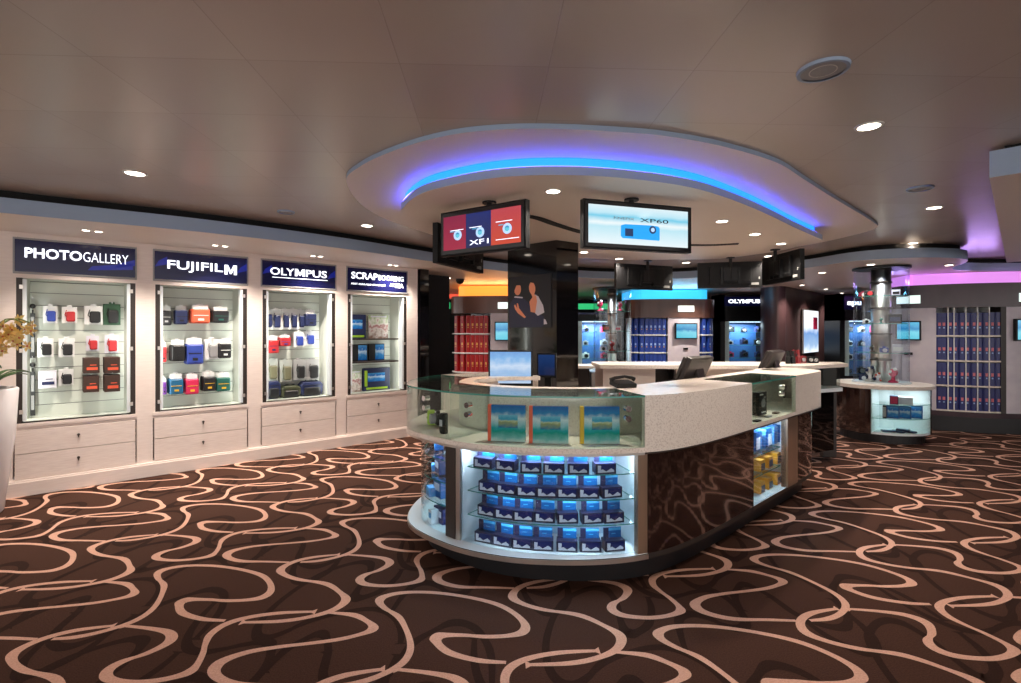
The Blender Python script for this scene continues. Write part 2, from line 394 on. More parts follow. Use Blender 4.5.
# ------------------------------------------------------------------ left wall frame: s runs along the wall, y runs into it
UA = atan2(.654, .756); W0 = (-4.35, 4.37)
def wl(s, y, z=0): return (W0[0]+s*cos(UA)-y*sin(UA), W0[1]+s*sin(UA)+y*cos(UA), z)
def wall_sz(px, py, y):
    """along-wall position and height where a sight line meets the plane y metres into the wall"""
    r = (px-CX)/F; ox, oy, _ = wl(0, y)
    s_ = (r*oy-ox)/(cos(UA)-r*sin(UA)); Y = oy+s_*sin(UA)
    return s_, EYE+(HY-py)*Y/F
ZS, ZC = 2.32, 2.50
wm = MB(W0+(0,), UA)
wm.bb(-3.5, -.04, 0, .12, 0, ZC, 0)                      # plain wall left of the first bay
bays = [(i-.0, i+.87) for i in range(4)]
for i, (a, b_) in enumerate(bays):                        # pilasters and the run above the signs
    nx = bays[i+1][0] if i < 3 else 4.03
    wm.bb(b_+.0, nx-.0 if i == 3 else nx, 0, .12, 0, ZC, 0)
    wm.bb(a, b_, 0, .12, 2.275, ZC, 0)
wm.bb(-.04, 0, 0, .12, 0, ZC, 0)
struct('wall_left', wm, 'cabinet_wood')
pl = MB(W0+(0,), UA); pl.bb(-3.5, 4.03, -.045, 0, 0, .12, 0); pl.bb(-3.5, 4.03, -.03, 0, .12, .135, 0)
struct('baseboard_left', pl, 'cabinet_wood')
pst = MB(W0+(0,), UA); pst.bb(4.06, 4.2, -.02, .5, 0, ZS, 0)
struct('trim_1', pst, 'black_gloss')
wb = MB(); wb.bb(-10, 18.9, 14, 14.2, 0, ZC+.1, 0)
struct('wall_back', wb, 'black_matte')
wr_ = MB(); wr_.bb(18.7, 18.9, -4.9, 14, 0, ZC+.1, 0); struct('wall_right', wr_, 'wall_violet')
wf = MB(W0+(0,), UA); wf.bb(4.2, 4.9, .5, .65, 0, ZC, 0); struct('wall_far_left', wf, 'black_matte')

# ------------------------------------------------------------------ ceilings
c = MB(); c.bb(-10, 19, -5, 16, ZC, ZC+.12, 0); struct('ceiling', c, 'ceiling_panel')
low = smooth([(-9, -.2), (-7, 1.05), (-5.2, 2.5), (-3.77, 3.66), (-2.69, 4.42), (-1.75, 5.3), (-.95, 6.3), (0, 7.35), (1.3, 8.2), (2.6, 8.35), (3.5, 7.75), (4.05, 6.95), (4.3, 6.2), (4.8, 5.92), (5.4, 6.0), (5.75, 6.3), (6.1, 6.9), (6.6, 7.2), (8, 7.2), (12, 7.0), (19, 6.8)], 6)
lowp = low+[(19, 13.9), (-9, 13.9)]
def inset_line(pts, d): L_ = Line2(pts); return L_.off(d)
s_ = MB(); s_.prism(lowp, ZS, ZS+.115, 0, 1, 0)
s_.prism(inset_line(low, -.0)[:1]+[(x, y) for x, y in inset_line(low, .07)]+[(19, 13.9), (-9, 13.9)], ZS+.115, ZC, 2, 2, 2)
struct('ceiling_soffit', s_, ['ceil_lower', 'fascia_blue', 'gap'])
rs = MB(); R0 = (2.72, 2.84); ru = (.714, .70); rn = (.70, -.714)
q = [R0, (R0[0]+ru[0]*5, R0[1]+ru[1]*5), (R0[0]+ru[0]*5+rn[0]*3.4, R0[1]+ru[1]*5+rn[1]*3.4), (R0[0]+rn[0]*3.4, R0[1]+rn[1]*3.4)]
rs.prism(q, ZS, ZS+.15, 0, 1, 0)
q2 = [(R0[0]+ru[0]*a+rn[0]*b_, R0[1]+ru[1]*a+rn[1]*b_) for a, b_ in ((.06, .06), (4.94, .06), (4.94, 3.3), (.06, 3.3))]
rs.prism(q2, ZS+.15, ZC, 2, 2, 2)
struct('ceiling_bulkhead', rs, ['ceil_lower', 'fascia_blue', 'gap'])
# raised ring with a thin lip, hung disc beneath it and the blue cove between them
ringo = smooth([(-1.13, 3.45), (-.93, 3.1), (-.62, 2.8), (-.32, 2.61), (-.04, 2.535), (.25, 2.53), (.56, 2.568), (.81, 2.62), (1.16, 2.76), (1.61, 3.03), (1.99, 3.38), (2.47, 3.83), (3.37, 4.66), (3.62, 4.95), (3.66, 5.3), (3.5, 6.0), (2.9, 6.9), (1.8, 7.2), (.6, 6.8), (-.4, 6.0), (-1.0, 4.95), (-1.2, 4.2)], 8, closed=True)
r_ = MB(); r_.prism(ringo, ZC-.028, ZC-.001, 0, 1, 0); struct('ceiling_ring', r_, ['ceil_lower', 'fascia_blue'])  # bluish light reflected on the lip is put into its fascia colour
disco = smooth([(-.82, 3.75), (-.62, 3.35), (-.37, 3.12), (-.06, 2.96), (.29, 2.915), (.65, 2.97), (1.07, 3.13), (1.42, 3.37), (1.9, 3.8), (2.5, 4.4)], 8)+smooth([(3.12, 5.0), (3.1, 5.35), (3.0, 5.8), (2.5, 6.35), (1.6, 6.2), (.8, 5.7), (-.2, 5.2), (-.74, 4.6), (-.86, 4.15)], 8)
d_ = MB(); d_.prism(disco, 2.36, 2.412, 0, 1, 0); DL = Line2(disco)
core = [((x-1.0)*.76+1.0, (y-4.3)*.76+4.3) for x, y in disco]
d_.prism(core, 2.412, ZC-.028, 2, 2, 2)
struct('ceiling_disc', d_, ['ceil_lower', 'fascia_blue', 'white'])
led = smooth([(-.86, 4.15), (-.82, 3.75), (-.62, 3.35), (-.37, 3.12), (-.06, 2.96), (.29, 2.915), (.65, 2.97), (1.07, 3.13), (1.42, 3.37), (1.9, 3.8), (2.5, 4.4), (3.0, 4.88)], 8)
LL = Line2(led); t = thing('cove_light', 'blue-lit cove wall drawn as a glowing band above the hung ceiling disc', 'light strip', led[40]+(2.412,))
cv = MB(); cv.band(LL.off(.03), LL.off(.04), 2.412, 2.471, 0); cv.build('wall_glow', 'cove_blue', t)  # blue light on the cove wall is put into an emissive band
cv = MB(); cv.band(LL.off(.04), LL.off(.06), 2.412, 2.471, 0); cv.build('holder', 'white', t)
cv = MB(); cv.band(LL.off(.006), LL.off(.016), 2.412, 2.415, 0); cv.build('halo_tape', 'cove_violet', t)  # violet tape added to throw a halo on the ring underside
slot = smooth([(-.2, 3.85), (.155, 3.96), (.39, 4.26), (.68, 4.62), (1.05, 4.95), (1.4, 5.15), (2.0, 5.28), (2.37, 5.2)], 8)
SL = Line2(slot); sm_ = MB(); sm_.band(SL.off(-.035), SL.off(.035), 2.352, 2.362, 0); struct('trim_2', sm_, 'gap')

# ================================================================== WALL DISPLAY CABINETS
DN = .36; SPL = .06
signs = ['PHOTOGALLERY', 'FUJIFILM', 'OLYMPUS', 'SCRAPBOOKING']
labs = ['cream wall cabinet under the PHOTOGALLERY sign, nearest the white planter', 'cream wall cabinet under the FUJIFILM sign with camera pouches', 'cream wall cabinet under the wall OLYMPUS sign with dark bags at the bottom', 'cream wall cabinet under the SCRAPBOOKING AT SEA sign']
for i, (a, b_) in enumerate(bays):
    loc = wl(a+.435, 0); t = thing('display_cabinet', labs[i], 'display cabinet', loc, UA, 'wall display cabinets'); fr = W0+(0,)
    x0, x1 = a+.03, b_-.02; z0, z1 = .634, 1.92
    m = MB(fr, UA); m.bb(a, b_, 0, .12, .12, .15); m.bb(a, b_, 0, .12, .575, z0); m.bb(a, b_, -.012, .12, z0-.03, z0)
    m.bb(a, b_, 0, .12, z1, 1.955); m.bb(a, x0-.01, 0, .12, z0, z1); m.bb(x1+.01, b_, 0, .12, z0, z1)
    m.build('frame', 'cabinet_wood', t)
    m = MB(fr, UA); P = [(x0, .12), (x0+SPL, DN), (x1-SPL, DN), (x1, .12)]
    m.prism([(x0-.02, .12), (x0, .12), (x0+SPL, DN), (x0+SPL-.02, DN)], z0, z1); m.prism([(x1+.02, .12), (x1, .12), (x1-SPL, DN), (x1-SPL+.02, DN)], z0, z1)
    m.bb(x0-.02, x1+.02, .1, DN+.02, z0-.03, z0); m.bb(x0-.02, x1+.02, .1, DN+.02, z1, z1+.02)
    m.build('side_lining', 'slat_white', t)
    m = MB(fr, UA); zz = z0; k = 0
    while zz < z1-.01:
        z2 = min(zz+.118, z1); m.bb(x0+SPL-.01, x1-SPL+.01, DN, DN+.02, zz, z2-.006, 0)
        m.bb(x0+SPL-.01, x1-SPL+.01, DN+.006, DN+.02, z2-.006, z2, 1); zz = z2
    m.build('slat_panel', ['slat_white', 'slat_groove'], t)
    for side, xx in (('l', x0), ('r', x1)):
        m = MB(fr, UA); g = 1 if side == 'l' else -1
        m.bb(min(xx-.01*g, xx+.03*g), max(xx-.01*g, xx+.03*g), .004, .12, z0, z1, 0); m.build('door_track', 'dark_brown', t)
        m = MB(fr, UA); m.bb(min(xx+.03*g, xx+.055*g), max(xx+.03*g, xx+.055*g), .01, .1, z0+.02, z1-.01, 0)
        e = m.build('door_edge', 'case_white', t)
        for hz in (z0+.1, (z0+z1)/2, z1-.08):
            h = MB(fr, UA); h.bb(min(xx+.01*g, xx+.035*g), max(xx+.01*g, xx+.035*g), -.004, .01, hz-.018, hz+.018); h.build('hinge', 'steel', e)
    for g, xx in ((1, x0+.03), (-1, x1-.03)):
        m = MB(fr, UA); m.bb(xx-.008, xx+.008, .125, .14, z0+.05, z1-.05, 0); m.build('lamp_tube', 'niche_lamp', t)
        lamp('AREA', 'cabinet_lamp', (xx+.012*g-(a+.435), .14, (z0+z1)/2-.12), .72, (.95, 1, .93), .04, .95, rot=(pi/2+.0, 0, -g*.95), parent=t)
    for dz0, dz1 in ((.152, .36), (.366, .572)):
        m = MB(fr, UA); m.bb(a+.012, b_-.012, -.008, .1, dz0, dz1); d = m.build('drawer', 'cabinet_drawer', t, bevel=.002)
        m = MB(fr, UA); m.cyl(((a+b_)/2, -.022, (dz0+dz1)/2+.02), .011, .016, 12, 0, 'y'); m.bb((a+b_)/2-.004, (a+b_)/2+.004, -.024, -.012, (dz0+dz1)/2-.005, (dz0+dz1)/2+.02, 0)
        m.build('lock', 'dark_steel', d)
    # sign
    m = MB(fr, UA); m.bb(a+.0, b_-.0, -.012, 0, 1.962, 1.974); m.bb(a, b_, -.012, 0, 2.258, 2.27); m.bb(a, a+.012, -.012, 0, 1.974, 2.258); m.bb(b_-.012, b_, -.012, 0, 1.974, 2.258)
    m.bb(a, b_, 0, .1, 1.955, 2.28); m.build('sign_frame', 'plastic_grey', t)
    m = MB(fr, UA); m.bb(a+.012, b_-.012, -.008, 0, 1.974, 2.258, 0)
    if i < 3:
        for (u0, u1, v0, v1) in ([(.5, .84, 2.02, 2.06), (.7, .855, 2.06, 2.1)] if i == 0 else [(.016, .12, 2.1, 2.16), (.76, .855, 2.09, 2.15)]):
            m.raw([(a+u0, -.0088, v0), (a+u1, -.0088, v0+.03), (a+u1, -.0088, v1+.05), (a+u0+.03, -.0088, v1)], [(0, 1, 2, 3)], 1)
    sp = m.build('sign_panel', ['sign_navy', 'sign_blue'], t)
    def T(body, u, v, wd, h, **k): return text('lettering', body, sp, wl(a+u, -.01, v), UA, h, wd, 'letter_white', depth=.002, **k)
    if i == 0: T('PHOTO', .075, 2.1, .385, .09, bold=.022); T('GALLERY', .468, 2.098, .335, .09, bold=-.008)
    if i == 1: T('FUJIFIL', .12, 2.06, .5, .115, bold=.012); bold_m(sp, wl(a+.635, -.01, 2.065), UA, .105, .12, 'letter_white')
    if i == 2:
        T('OLY', .1, 2.1, .265, .085, bold=.012); bold_m(sp, wl(a+.372, -.01, 2.1), UA, .085, .115, 'letter_white'); T('PUS', .5, 2.1, .25, .085, bold=.012)
        m = MB(fr, UA); m.bb(a+.12, a+.76, -.0095, -.008, 2.068, 2.075); m.build('underline', 'letter_white', sp)
    if i == 3:
        T('SCRAP', .065, 2.12, .36, .088, bold=.018); T('BOOKING', .435, 2.125, .37, .066, bold=.015)
        T('AT', .6, 2.05, .06, .04, bold=.02); T('SEA', .675, 2.035, .13, .06, bold=.03); T('FIRST AVAILABLE ON BOARD', .065, 2.045, .47, .022, bold=.01)

# ------------------------------------------------------------------ goods hanging in the cabinets
PAL = dict(white=(226, 226, 224), black=(24, 24, 26), navy=(28, 38, 78), red=(176, 40, 44), orange=(226, 92, 60), green=(40, 78, 52), blue=(44, 66, 152),
           purple=(92, 44, 122), teal=(28, 98, 138), crimson=(196, 30, 78), darkgreen=(28, 92, 82), grey=(150, 150, 150), brown=(62, 42, 32), olive=(70, 74, 52),
           lime=(170, 210, 50), clear=(176, 182, 176), yellow=(222, 176, 40), sky=(90, 160, 220), lilac=(206, 204, 214), khaki=(110, 108, 84))
mat('film_orange', (236, 160, 50), .35); mat('film_grey', (70, 76, 96), .35); mat('poster_dark', (22, 20, 26), .3); mat('pr_suit', (34, 36, 66), .35); mat('pr_white', (214, 206, 214), .4); mat('pr_skin', (236, 150, 112), .4); mat('pr_hair', (30, 18, 16), .4)
for k, v in PAL.items(): mat('p_'+k, v, .45)
def rbox(m, c, d, mi, r=.2, front=None):
    """softly rounded pouch: an octagonal body"""
    x, y, z = d[0]/2, d[1]/2, d[2]/2; e = min(x, z)*r
    pr = [(-x+e, -z), (x-e, -z), (x, -z+e), (x, z-e), (x-e, z), (-x+e, z), (-x, z-e), (-x, -z+e)]
    n = 8; q = [(c[0]+a, c[1]-y, c[2]+b_) for a, b_ in pr]+[(c[0]+a, c[1]+y, c[2]+b_) for a, b_ in pr]
    q += [(c[0]+a*.8, c[1]-y-min(.01, y*.6), c[2]+b_*.8) for a, b_ in pr]
    fs = [(i, (i+1) % 8, 8+(i+1) % 8, 8+i) for i in range(8)]+[tuple(range(15, 7, -1))]+[(16+i, 16+(i+1) % 8, (i+1) % 8, i) for i in range(8)]+[tuple(range(16, 24))]
    return m.raw(q, fs, mi if front is None else [mi]*17+[front])
def hang_good(style, w_, h_, c1, c2, d=.05):
    """hanging retail good, origin at its bottom centre, front facing local -y"""
    nm = {'card': 'hanging_pack', 'pouch': 'camera_pouch', 'box': 'battery_box', 'bag': 'camera_bag', 'clip': 'lens_strap'}[style]
    t = thing(nm, 'x', {'card': 'hanging pack', 'pouch': 'camera pouch', 'box': 'box', 'bag': 'camera bag', 'clip': 'strap'}[style])
    a, b_ = 'p_'+c1, 'p_'+c2
    if style == 'card':
        m = MB(); m.bb(-w_/2, w_/2, .012, .016, 0, h_, 0); m.bb(-w_*.16, w_*.16, .012, .016, h_, h_+.018, 0)
        m.build('backing_card', a, t, bevel=.001)
        m = MB(); rbox(m, (w_*.08, -.002, h_*.4), (w_*.6, .026, h_*.62), 0, .3); m.tube([(-w_*.2, .004, h_*.8), (-w_*.3, 0, h_*.5), (-w_*.12, -.002, h_*.3)], .004, 6); m.build('product', b_, t)
    elif style == 'pouch':
        m = MB(); m.bb(-w_*.42, w_*.42, .0, .006, h_*.45, h_, 0); m.bb(-w_*.12, w_*.12, 0, .006, h_, h_+.014, 0); m.build('header_card', 'p_white', t)
        m = MB(); rbox(m, (0, 0, h_*.38), (w_, d, h_*.76), 0, .16); pz = m.build('pouch_body', a, t, bevel=.003)
        m = MB(); m.bb(-w_*.4, w_*.4, -d/2-.013, -d/2-.008, h_*.4, h_*.43, 0); m.bb(-w_*.16, w_*.16, -d/2-.014, -d/2-.009, h_*.14, h_*.24, 0); m.build('zip_flap', b_, pz)
    elif style == 'box':
        m = MB(); m.bb(-w_/2, w_/2, -d/2, d/2, 0, h_, 0); m.build('carton', a, t, bevel=.002)
        m = MB(); m.bb(-w_*.3, w_*.38, -d/2-.0015, -d/2, h_*.2, h_*.38, 0); m.bb(-w_*.1, w_*.3, -d/2-.0015, -d/2, h_*.5, h_*.55, 0); m.build('printed_label', b_, t)
    elif style == 'bag':
        m = MB(); rbox(m, (0, 0, h_*.45), (w_, d, h_*.9), 0, .45); pz = m.build('bag_body', a, t, bevel=.006)
        m = MB(); rbox(m, (0, -d/2-.012, h_*.3), (w_*.72, .02, h_*.5), 0, .3); m.bb(-w_*.42, w_*.42, -d/2-.014, -d/2-.006, h_*.66, h_*.69, 0); m.build('front_pocket', b_, pz)
        m = MB(); m.tube([(-w_*.3, 0, h_*.88), (-w_*.2, 0, h_*1.0), (0, 0, h_*1.04), (w_*.2, 0, h_*1.0), (w_*.3, 0, h_*.88)], .006, 6); m.build('handle', b_, t)
    else:
        m = MB(); m.bb(-w_/2, w_/2, 0, .02, 0, h_*.76, 0); m.build('strap_pack', a, t, bevel=.002)
        m = MB(); m.bb(-w_*.3, w_*.3, -.002, 0, h_*.1, h_*.35, 0); m.bb(-w_*.3, w_*.3, -.002, 0, h_*.42, h_*.7, 0); m.build('window_print', b_, t)
        m = MB(); m.ball((0, 0, h_*.88), w_*.62, 0, 10, 6, (1, .7, 1.1)); m.tube([(0, .01, h_*.74), (0, .01, h_*.82)], .006); m.build('clip_head', 'p_black', t, smooth=True)
    return t
# px rectangle in the photo, style, main colour, second colour, how many hang one behind another, words
G1 = [((25,299,35,358),'clip','black','grey',1,'upper long black strap pack'), ((25,358,35,416),'clip','black','grey',1,'lower long black strap pack'),
 ((43.5,306,57,323),'card','white','blue',3,'white card pack with a blue product'), ((62.5,307,76.5,323),'card','white','red',3,'white card pack with a red product'),
 ((85,306,102,324.5),'card','white','black',2,'white card pack with a round black product'), ((104,304,120,325),'card','green','black',2,'green and black pack'),
 ((38,338.5,53,357),'card','white','black',3,'white card pack with black cable'), ((59,338.5,74,357),'card','white','black',3,'white card pack with black pen'),
 ((86.5,336,98.5,351),'card','lilac','red',1,'small pale pack with red foot'), ((105,335,118,353),'card','lilac','red',1,'pale pack with a red disc'),
 ((39,370,56,388),'box','lilac','navy',2,'pale blue and white box'), ((59,369.5,73,385.5),'card','white','black',2,'white card pack with two black clips'),
 ((84,357,99,373),'box','brown','orange',4,'orange printed battery box, upper left pegs'), ((105,356.5,119.5,373),'box','brown','orange',4,'orange printed battery box, upper right pegs'),
 ((84,375,98.5,392),'box','brown','orange',4,'orange printed battery box, lower left pegs'), ((105,374,119.5,391.5),'box','brown','orange',4,'orange printed battery box, lower right pegs')]
G2 = [((160,306,171,325),'pouch','black','grey',2,'black pouch'), ((175.5,306,187,324),'pouch','navy','black',2,'navy pouch'), ((192,305,209,323),'pouch','orange','white',3,'orange pouch with a white card'),
 ((213,307,228,322.5),'pouch','black','darkgreen',3,'black and green pouch with a white card'), ((159.5,342,166,362),'pouch','red','black',2,'red pouch'), ((172,340,184.5,361),'pouch','black','black',3,'tall plain black pouch'),
 ((187,338,202.5,364),'pouch','blue','black',3,'blue and black pouch'), ((205.5,339,219,359.5),'card','white','grey',3,'white pack with a grey bracket'), ((219.5,339,230.5,358),'pouch','black','white',3,'black and white pouch'),
 ((159.5,378,166,394.5),'pouch','purple','black',3,'purple pouch'), ((170,374,182.5,394),'pouch','teal','yellow',3,'teal blue pouch with yellow side'), ((186,374,198,394),'pouch','crimson','yellow',3,'crimson pouch'),
 ((203.5,372,215,391),'pouch','black','yellow',3,'black pouch of the bottom row'), ((217,373,229.5,391),'pouch','darkgreen','yellow',3,'sea green pouch')]
G3 = [((264.5,310,271.5,327),'pouch','navy','black',2,'navy pouch at the top left'), ((272,309,281,329.5),'card','white','navy',3,'white and navy pack, first of four'), ((282,309,289.5,329.5),'card','white','navy',3,'white and navy pack, second of four'),
 ((290,309,297.5,329.5),'card','white','navy',3,'white and navy pack, third of four'), ((298,310,304.5,329),'card','white','navy',3,'white and navy pack, last of four'), ((305.5,310,315.5,326),'pouch','navy','black',3,'navy and black pouch at the top right'),
 ((268,336,278,353),'pouch','red','navy',2,'red pouch'), ((280,335,290,346),'pouch','red','blue',2,'short red and blue pouch'), ((294.5,332,304,347),'card','white','blue',3,'white pack with blue product, left of two'), ((305,331,315,345.5),'card','white','blue',3,'white pack with blue product, right of two'),
 ((266.5,359,278,381),'card','clear','khaki',2,'clear grey pack, left one'), ((280.5,360,292,382),'card','clear','khaki',2,'clear grey pack, right one'), ((294.5,360,305.5,380),'card','grey','black',3,'grey pack with black clips, left one'), ((307,359.5,319,380),'card','grey','black',3,'grey pack with black clips, right one'),
 ((266,380,279,399.5),'bag','navy','black',1,'small navy camera bag'), ((280.5,384.5,299,397),'bag','olive','black',1,'olive camera bag'), ((300,380,325,395.5),'bag','navy','black',1,'wide dark navy camera bag')]
G4 = [((347.5,313,366,337),'kit','navy','lime',1,'navy scrapbook kit with lime foot on the top shelf'), ((369,310,388,333),'coll','white','crimson',1,'floral scrapbook paper pack on the top shelf'),
 ((352,344,367.5,360.5),'book','black','sky',1,'blue covered album, left of two on the middle shelf'), ((369,344,384.5,360.5),'book','black','sky',1,'blue covered album, right of two on the middle shelf'),
 ((348,367,361.5,388),'coll','lilac','white',1,'patterned paper pack at the bottom left'), ((363.5,368,390,389.5),'kit','navy','lime',1,'navy and lime scrapbook kit at the bottom right')]
cabs = [o for o in bpy.data.objects if o.name.startswith('display_cabinet')]
cabs.sort(key=lambda o: o.location.x)
wh = ['PHOTOGALLERY', 'FUJIFILM', 'OLYMPUS', 'SCRAPBOOKING']
DEP = ['', 'front', 'middle', 'back']
for ci, G in enumerate((G1, G2, G3, G4)):
    x_lo, x_hi = bays[ci][0]+.095, bays[ci][1]-.085
    for (x0, y0, x1, y1), st, c1, c2, cnt, words in G:
        if ci == 3:
            yb = DN-.08; a0, zt = wall_sz(x0, y0, yb); a1, zb = wall_sz(x1, y1, yb); _, zt2 = wall_sz(x1, y0, yb); _, zb0 = wall_sz(x0, y1, yb)
            zb = (zb+zb0)/2; wd, h = a1-a0, max(zt, zt2)-zb; zb = {0: zb}.get(0)
            cx_ = (a0+a1)/2
            t = thing({'kit': 'scrapbook_kit', 'coll': 'paper_pack', 'book': 'photo_album'}[st], words+' under the SCRAPBOOKING sign', {'kit': 'scrapbook kit', 'coll': 'paper pack', 'book': 'album'}[st], group='scrapbook goods')
            m = MB()
            if st == 'kit':
                m.bb(-wd/2, wd/2, 0, .05, 0, h); m.build('kit_box', 'p_navy', t, bevel=.002)
                m = MB(); m.bb(-wd*.34, wd*.3, -.002, 0, h*.4, h*.78); m.build('cover_picture', 'folder_cover', t)
                m = MB(); m.bb(-wd*.4, wd*.4, -.002, 0, h*.05, h*.14); m.bb(-wd*.46, -wd*.36, -.002, 0, h*.2, h*.9) if 'bottom' in words else None; m.build('colour_band', 'p_lime', t)
            elif st == 'coll': m.bb(-wd/2, wd/2, 0, .03, 0, h); m.build('pack', 'collage', t, bevel=.002); m = MB(); m.bb(-wd*.42, wd*.42, -.002, 0, h*.9, h*.97); m.build('title_strip', 'p_lilac', t)
            else:
                m.bb(-wd/2, wd/2, 0, .045, 0, h); m.build('cover', 'p_black', t, bevel=.002); m = MB(); m.bb(-wd*.1, wd*.46, -.002, 0, h*.05, h*.95); m.build('cover_picture', 'folder_cover', t)
            row = 0 if y1 < 340 else (1 if y1 < 362 else 2)
            zz = (1.348, 1.045, .634)[row]; t['zfix'] = 0
            t.location = wl(cx_, yb, zz); t.rotation_euler = (0, 0, UA)
            continue
        step = .052 if st in ('pouch', 'box') else .03
        yf = DN-.03-(cnt-1)*step-.03                  # the nearest of the cluster
        if st == 'bag': yf = DN-.07
        a0, zt = wall_sz(x0, y0, yf); a1, zb1 = wall_sz(x1, y1, yf); _, zb0 = wall_sz(x0, y1, yf); zb = (zb0+zb1)/2; _, zt1 = wall_sz(x1, y0, yf); zt = (zt+zt1)/2
        a0 = max(a0, x_lo); a1 = min(a1, x_hi); wd, h = a1-a0, zt-zb; cx_ = (a0+a1)/2
        pr = hang_good(st, wd*1.08, h*(1.0 if st != 'box' else .95), c1, c2, .046 if st in ('pouch', 'box') else .1)
        if st == 'bag': zb = .637
        pls = []
        for k in range(cnt):
            dep = '' if cnt == 1 else ((', nearest of its peg' if k == 0 else (', last of its peg' if k == cnt-1 else ', %s of its peg' % ORD[k])))
            lab = '%s under the %s sign%s' % (words, wh[ci], dep)
            pls.append((wl(cx_-k*.002, yf+k*step, zb), UA, lab, '%s goods on the pegs' % wh[ci].lower().replace('gallery', ' gallery')))
        spread(pr, pls)
        if st != 'bag':
            pg = MB(W0+(0,), UA); pg.tube([(cx_, yf-.03, zb+h*1.0+.01), (cx_, DN+.005, zb+h*1.0+.01)], .0035, 6); pg.build('peg', 'chrome', cabs[ci])
for zsh in (1.33, 1.027):
    m = MB(W0+(0,), UA); m.bb(bays[3][0]+.09, bays[3][1]-.08, .1, DN, zsh, zsh+.018); m.build('shelf', 'dark_brown', cabs[3])

# ================================================================== RECEPTION COUNTER
mat('case_blue', (176, 200, 222), .4); mat('p_darkred', (120, 28, 34), .4)
BP = smooth([(.15, 4.42), (-.3, 4.32), (-.62, 4.05), (-.725, 3.66), (-.665, 3.3), (-.36, 2.98), (-.06, 2.82), (.22, 2.76), (.5, 2.75), (.75, 2.79), (.96, 2.88), (1.24, 3.08), (1.67, 3.457), (2.19, 3.93), (2.7, 4.4), (2.82, 4.56), (2.82, 4.75), (2.62, 5.0)], 10)
CL = Line2(BP); NB = len(BP)
iL = min(range(NB), key=lambda i: CX+F*BP[i][0]/BP[i][1])       # leftmost in view
iR = max(range(NB), key=lambda i: CX+F*BP[i][0]/BP[i][1])
def ix(px, d=0): return CL.idx(px, d, iL, iR+1)
i447, i455, i638, i646, i712, i751, i785, i795 = ix(447.5), ix(456), ix(638), ix(646), ix(712.5), ix(752), ix(785), ix(795)
j447, j455, j638, j646, j712, j751, j785, j795 = [ix(p_, .09) for p_ in (447.5, 456, 638, 646, 712.5, 752, 785, 795)]
g0 = 22                                                        # where the glass band starts behind the left end
ct = thing('reception_counter', 'large curved reception counter with glass showcases, pale stone band and glossy brown panels', 'counter', (.5, 3.0, 0))
DPT = .42
def bandpart(name, mats, segs, parent=ct, **k):
    m = MB()
    for (a, b_, d0, d1, z0, z1) in segs: m.band(CL.off(d0, a, b_), CL.off(d1, a, b_), z0, z1, 0, side=min(1, len(mats)-1) if isinstance(mats, list) else 0)
    return m.build(name, mats, parent, **k)
bandpart('plinth', 'toe', [(0, NB-1, .15, DPT, 0, .14)])
def ramp(d0, d1, extra=0):
    q = []
    for i in range(0, j646+1):
        t_ = min(1, max(0, (i-i447)/(j646-i447))); q.append((CL.p[i][0]-CL.n[i][0]*(d0+(d1-d0)*t_+extra), CL.p[i][1]-CL.n[i][1]*(d0+(d1-d0)*t_+extra)))
    return q
m = MB(); m.band(ramp(.01, .068), CL.off(DPT, 0, j646), .14, .172, 0, side=1); m.build('ledge', ['case_white', 'dark_steel'], ct)
m = MB(); m.band(ramp(.01, .068, -.005), ramp(.01, .068, .012), .142, .168); m.build('ledge_trim', 'steel', ct)
bandpart('ledge', ['dark_brown', 'dark_brown'], [(j646, j751, .07, DPT, .14, .172)])
bandpart('ledge', ['case_white', 'dark_steel'], [(j751, j795, .07, DPT, .14, .172)])
bandpart('deck', ['stone', 'stone'], [(0, NB-1, 0, DPT, .772, .80)])
bandpart('deck_trim', 'steel', [(g0-10, i646, .0, .03, .758, .772)])
bandpart('deck_trim', 'dark_steel', [(i646, NB-1, .0, .03, .762, .772)])
bandpart('back_panel', 'case_blue', [(5, j646, DPT-.02, DPT, .172, .772)]); bandpart('back_panel', 'case_white', [(j751, j795, DPT-.02, DPT, .172, .772)]); bandpart('ledge', 'dark_brown', [(j795, NB-1, .07, DPT, .14, .172)])
for a, b_, lab in ((j646, j712, 'left glossy brown panel beside the camera showcase'), (j712, j751, 'middle glossy brown panel'), (j795, NB-1, 'right end glossy brown panel')):
    p_ = bandpart('front_panel', 'gloss_brown', [(a, b_, .07, .11, .172, .762)]); p_['label'] = lab
bandpart('back_board', 'dark_brown', [(j646, j751, DPT-.02, DPT, .172, .772)])
bandpart('front_panel', 'gloss_brown', [(0, g0-8, .07, .11, .172, .762)])
bandpart('post', 'dark_brown', [(j447, j455, .08, .13, .172, .76)]); bandpart('post', 'steel', [(j455, j455+1, .085, .12, .172, .76)])
bandpart('post', 'bronze_metal', [(j638, j646, .075, .12, .172, .76)]); bandpart('post', 'bronze_metal', [(j785, j795, .06, .11, .172, .76)])
def radial(name, i, z0, z1, m_, d0=.1, d1=DPT, th=1):
    m = MB(); m.band(CL.off(d0, i, i+th), CL.off(d1, i, i+th), z0, z1); return m.build(name, m_, ct)
radial('end_panel', j455, .172, .772, 'case_white'); radial('end_panel', j646-1, .172, .772, 'case_white'); radial('end_panel', j751-1, .172, .772, 'case_white'); radial('end_panel', j795-1, .172, .772, 'case_white')
def shelf3(a, b_, zs, d0=.115):
    for z in zs:
        m = MB(); m.band(CL.off(d0, a, b_), CL.off(DPT-.03, a, b_), z-.006, z, 0, side=1); m.build('glass_shelf', ['glass', 'glass_edge'], ct)
SH = (.627, .482, .336)
shelf3(j455+2, j638, SH); shelf3(g0-6, j447-1, SH)
shelf3(j751+1, j785, (.50, .345))
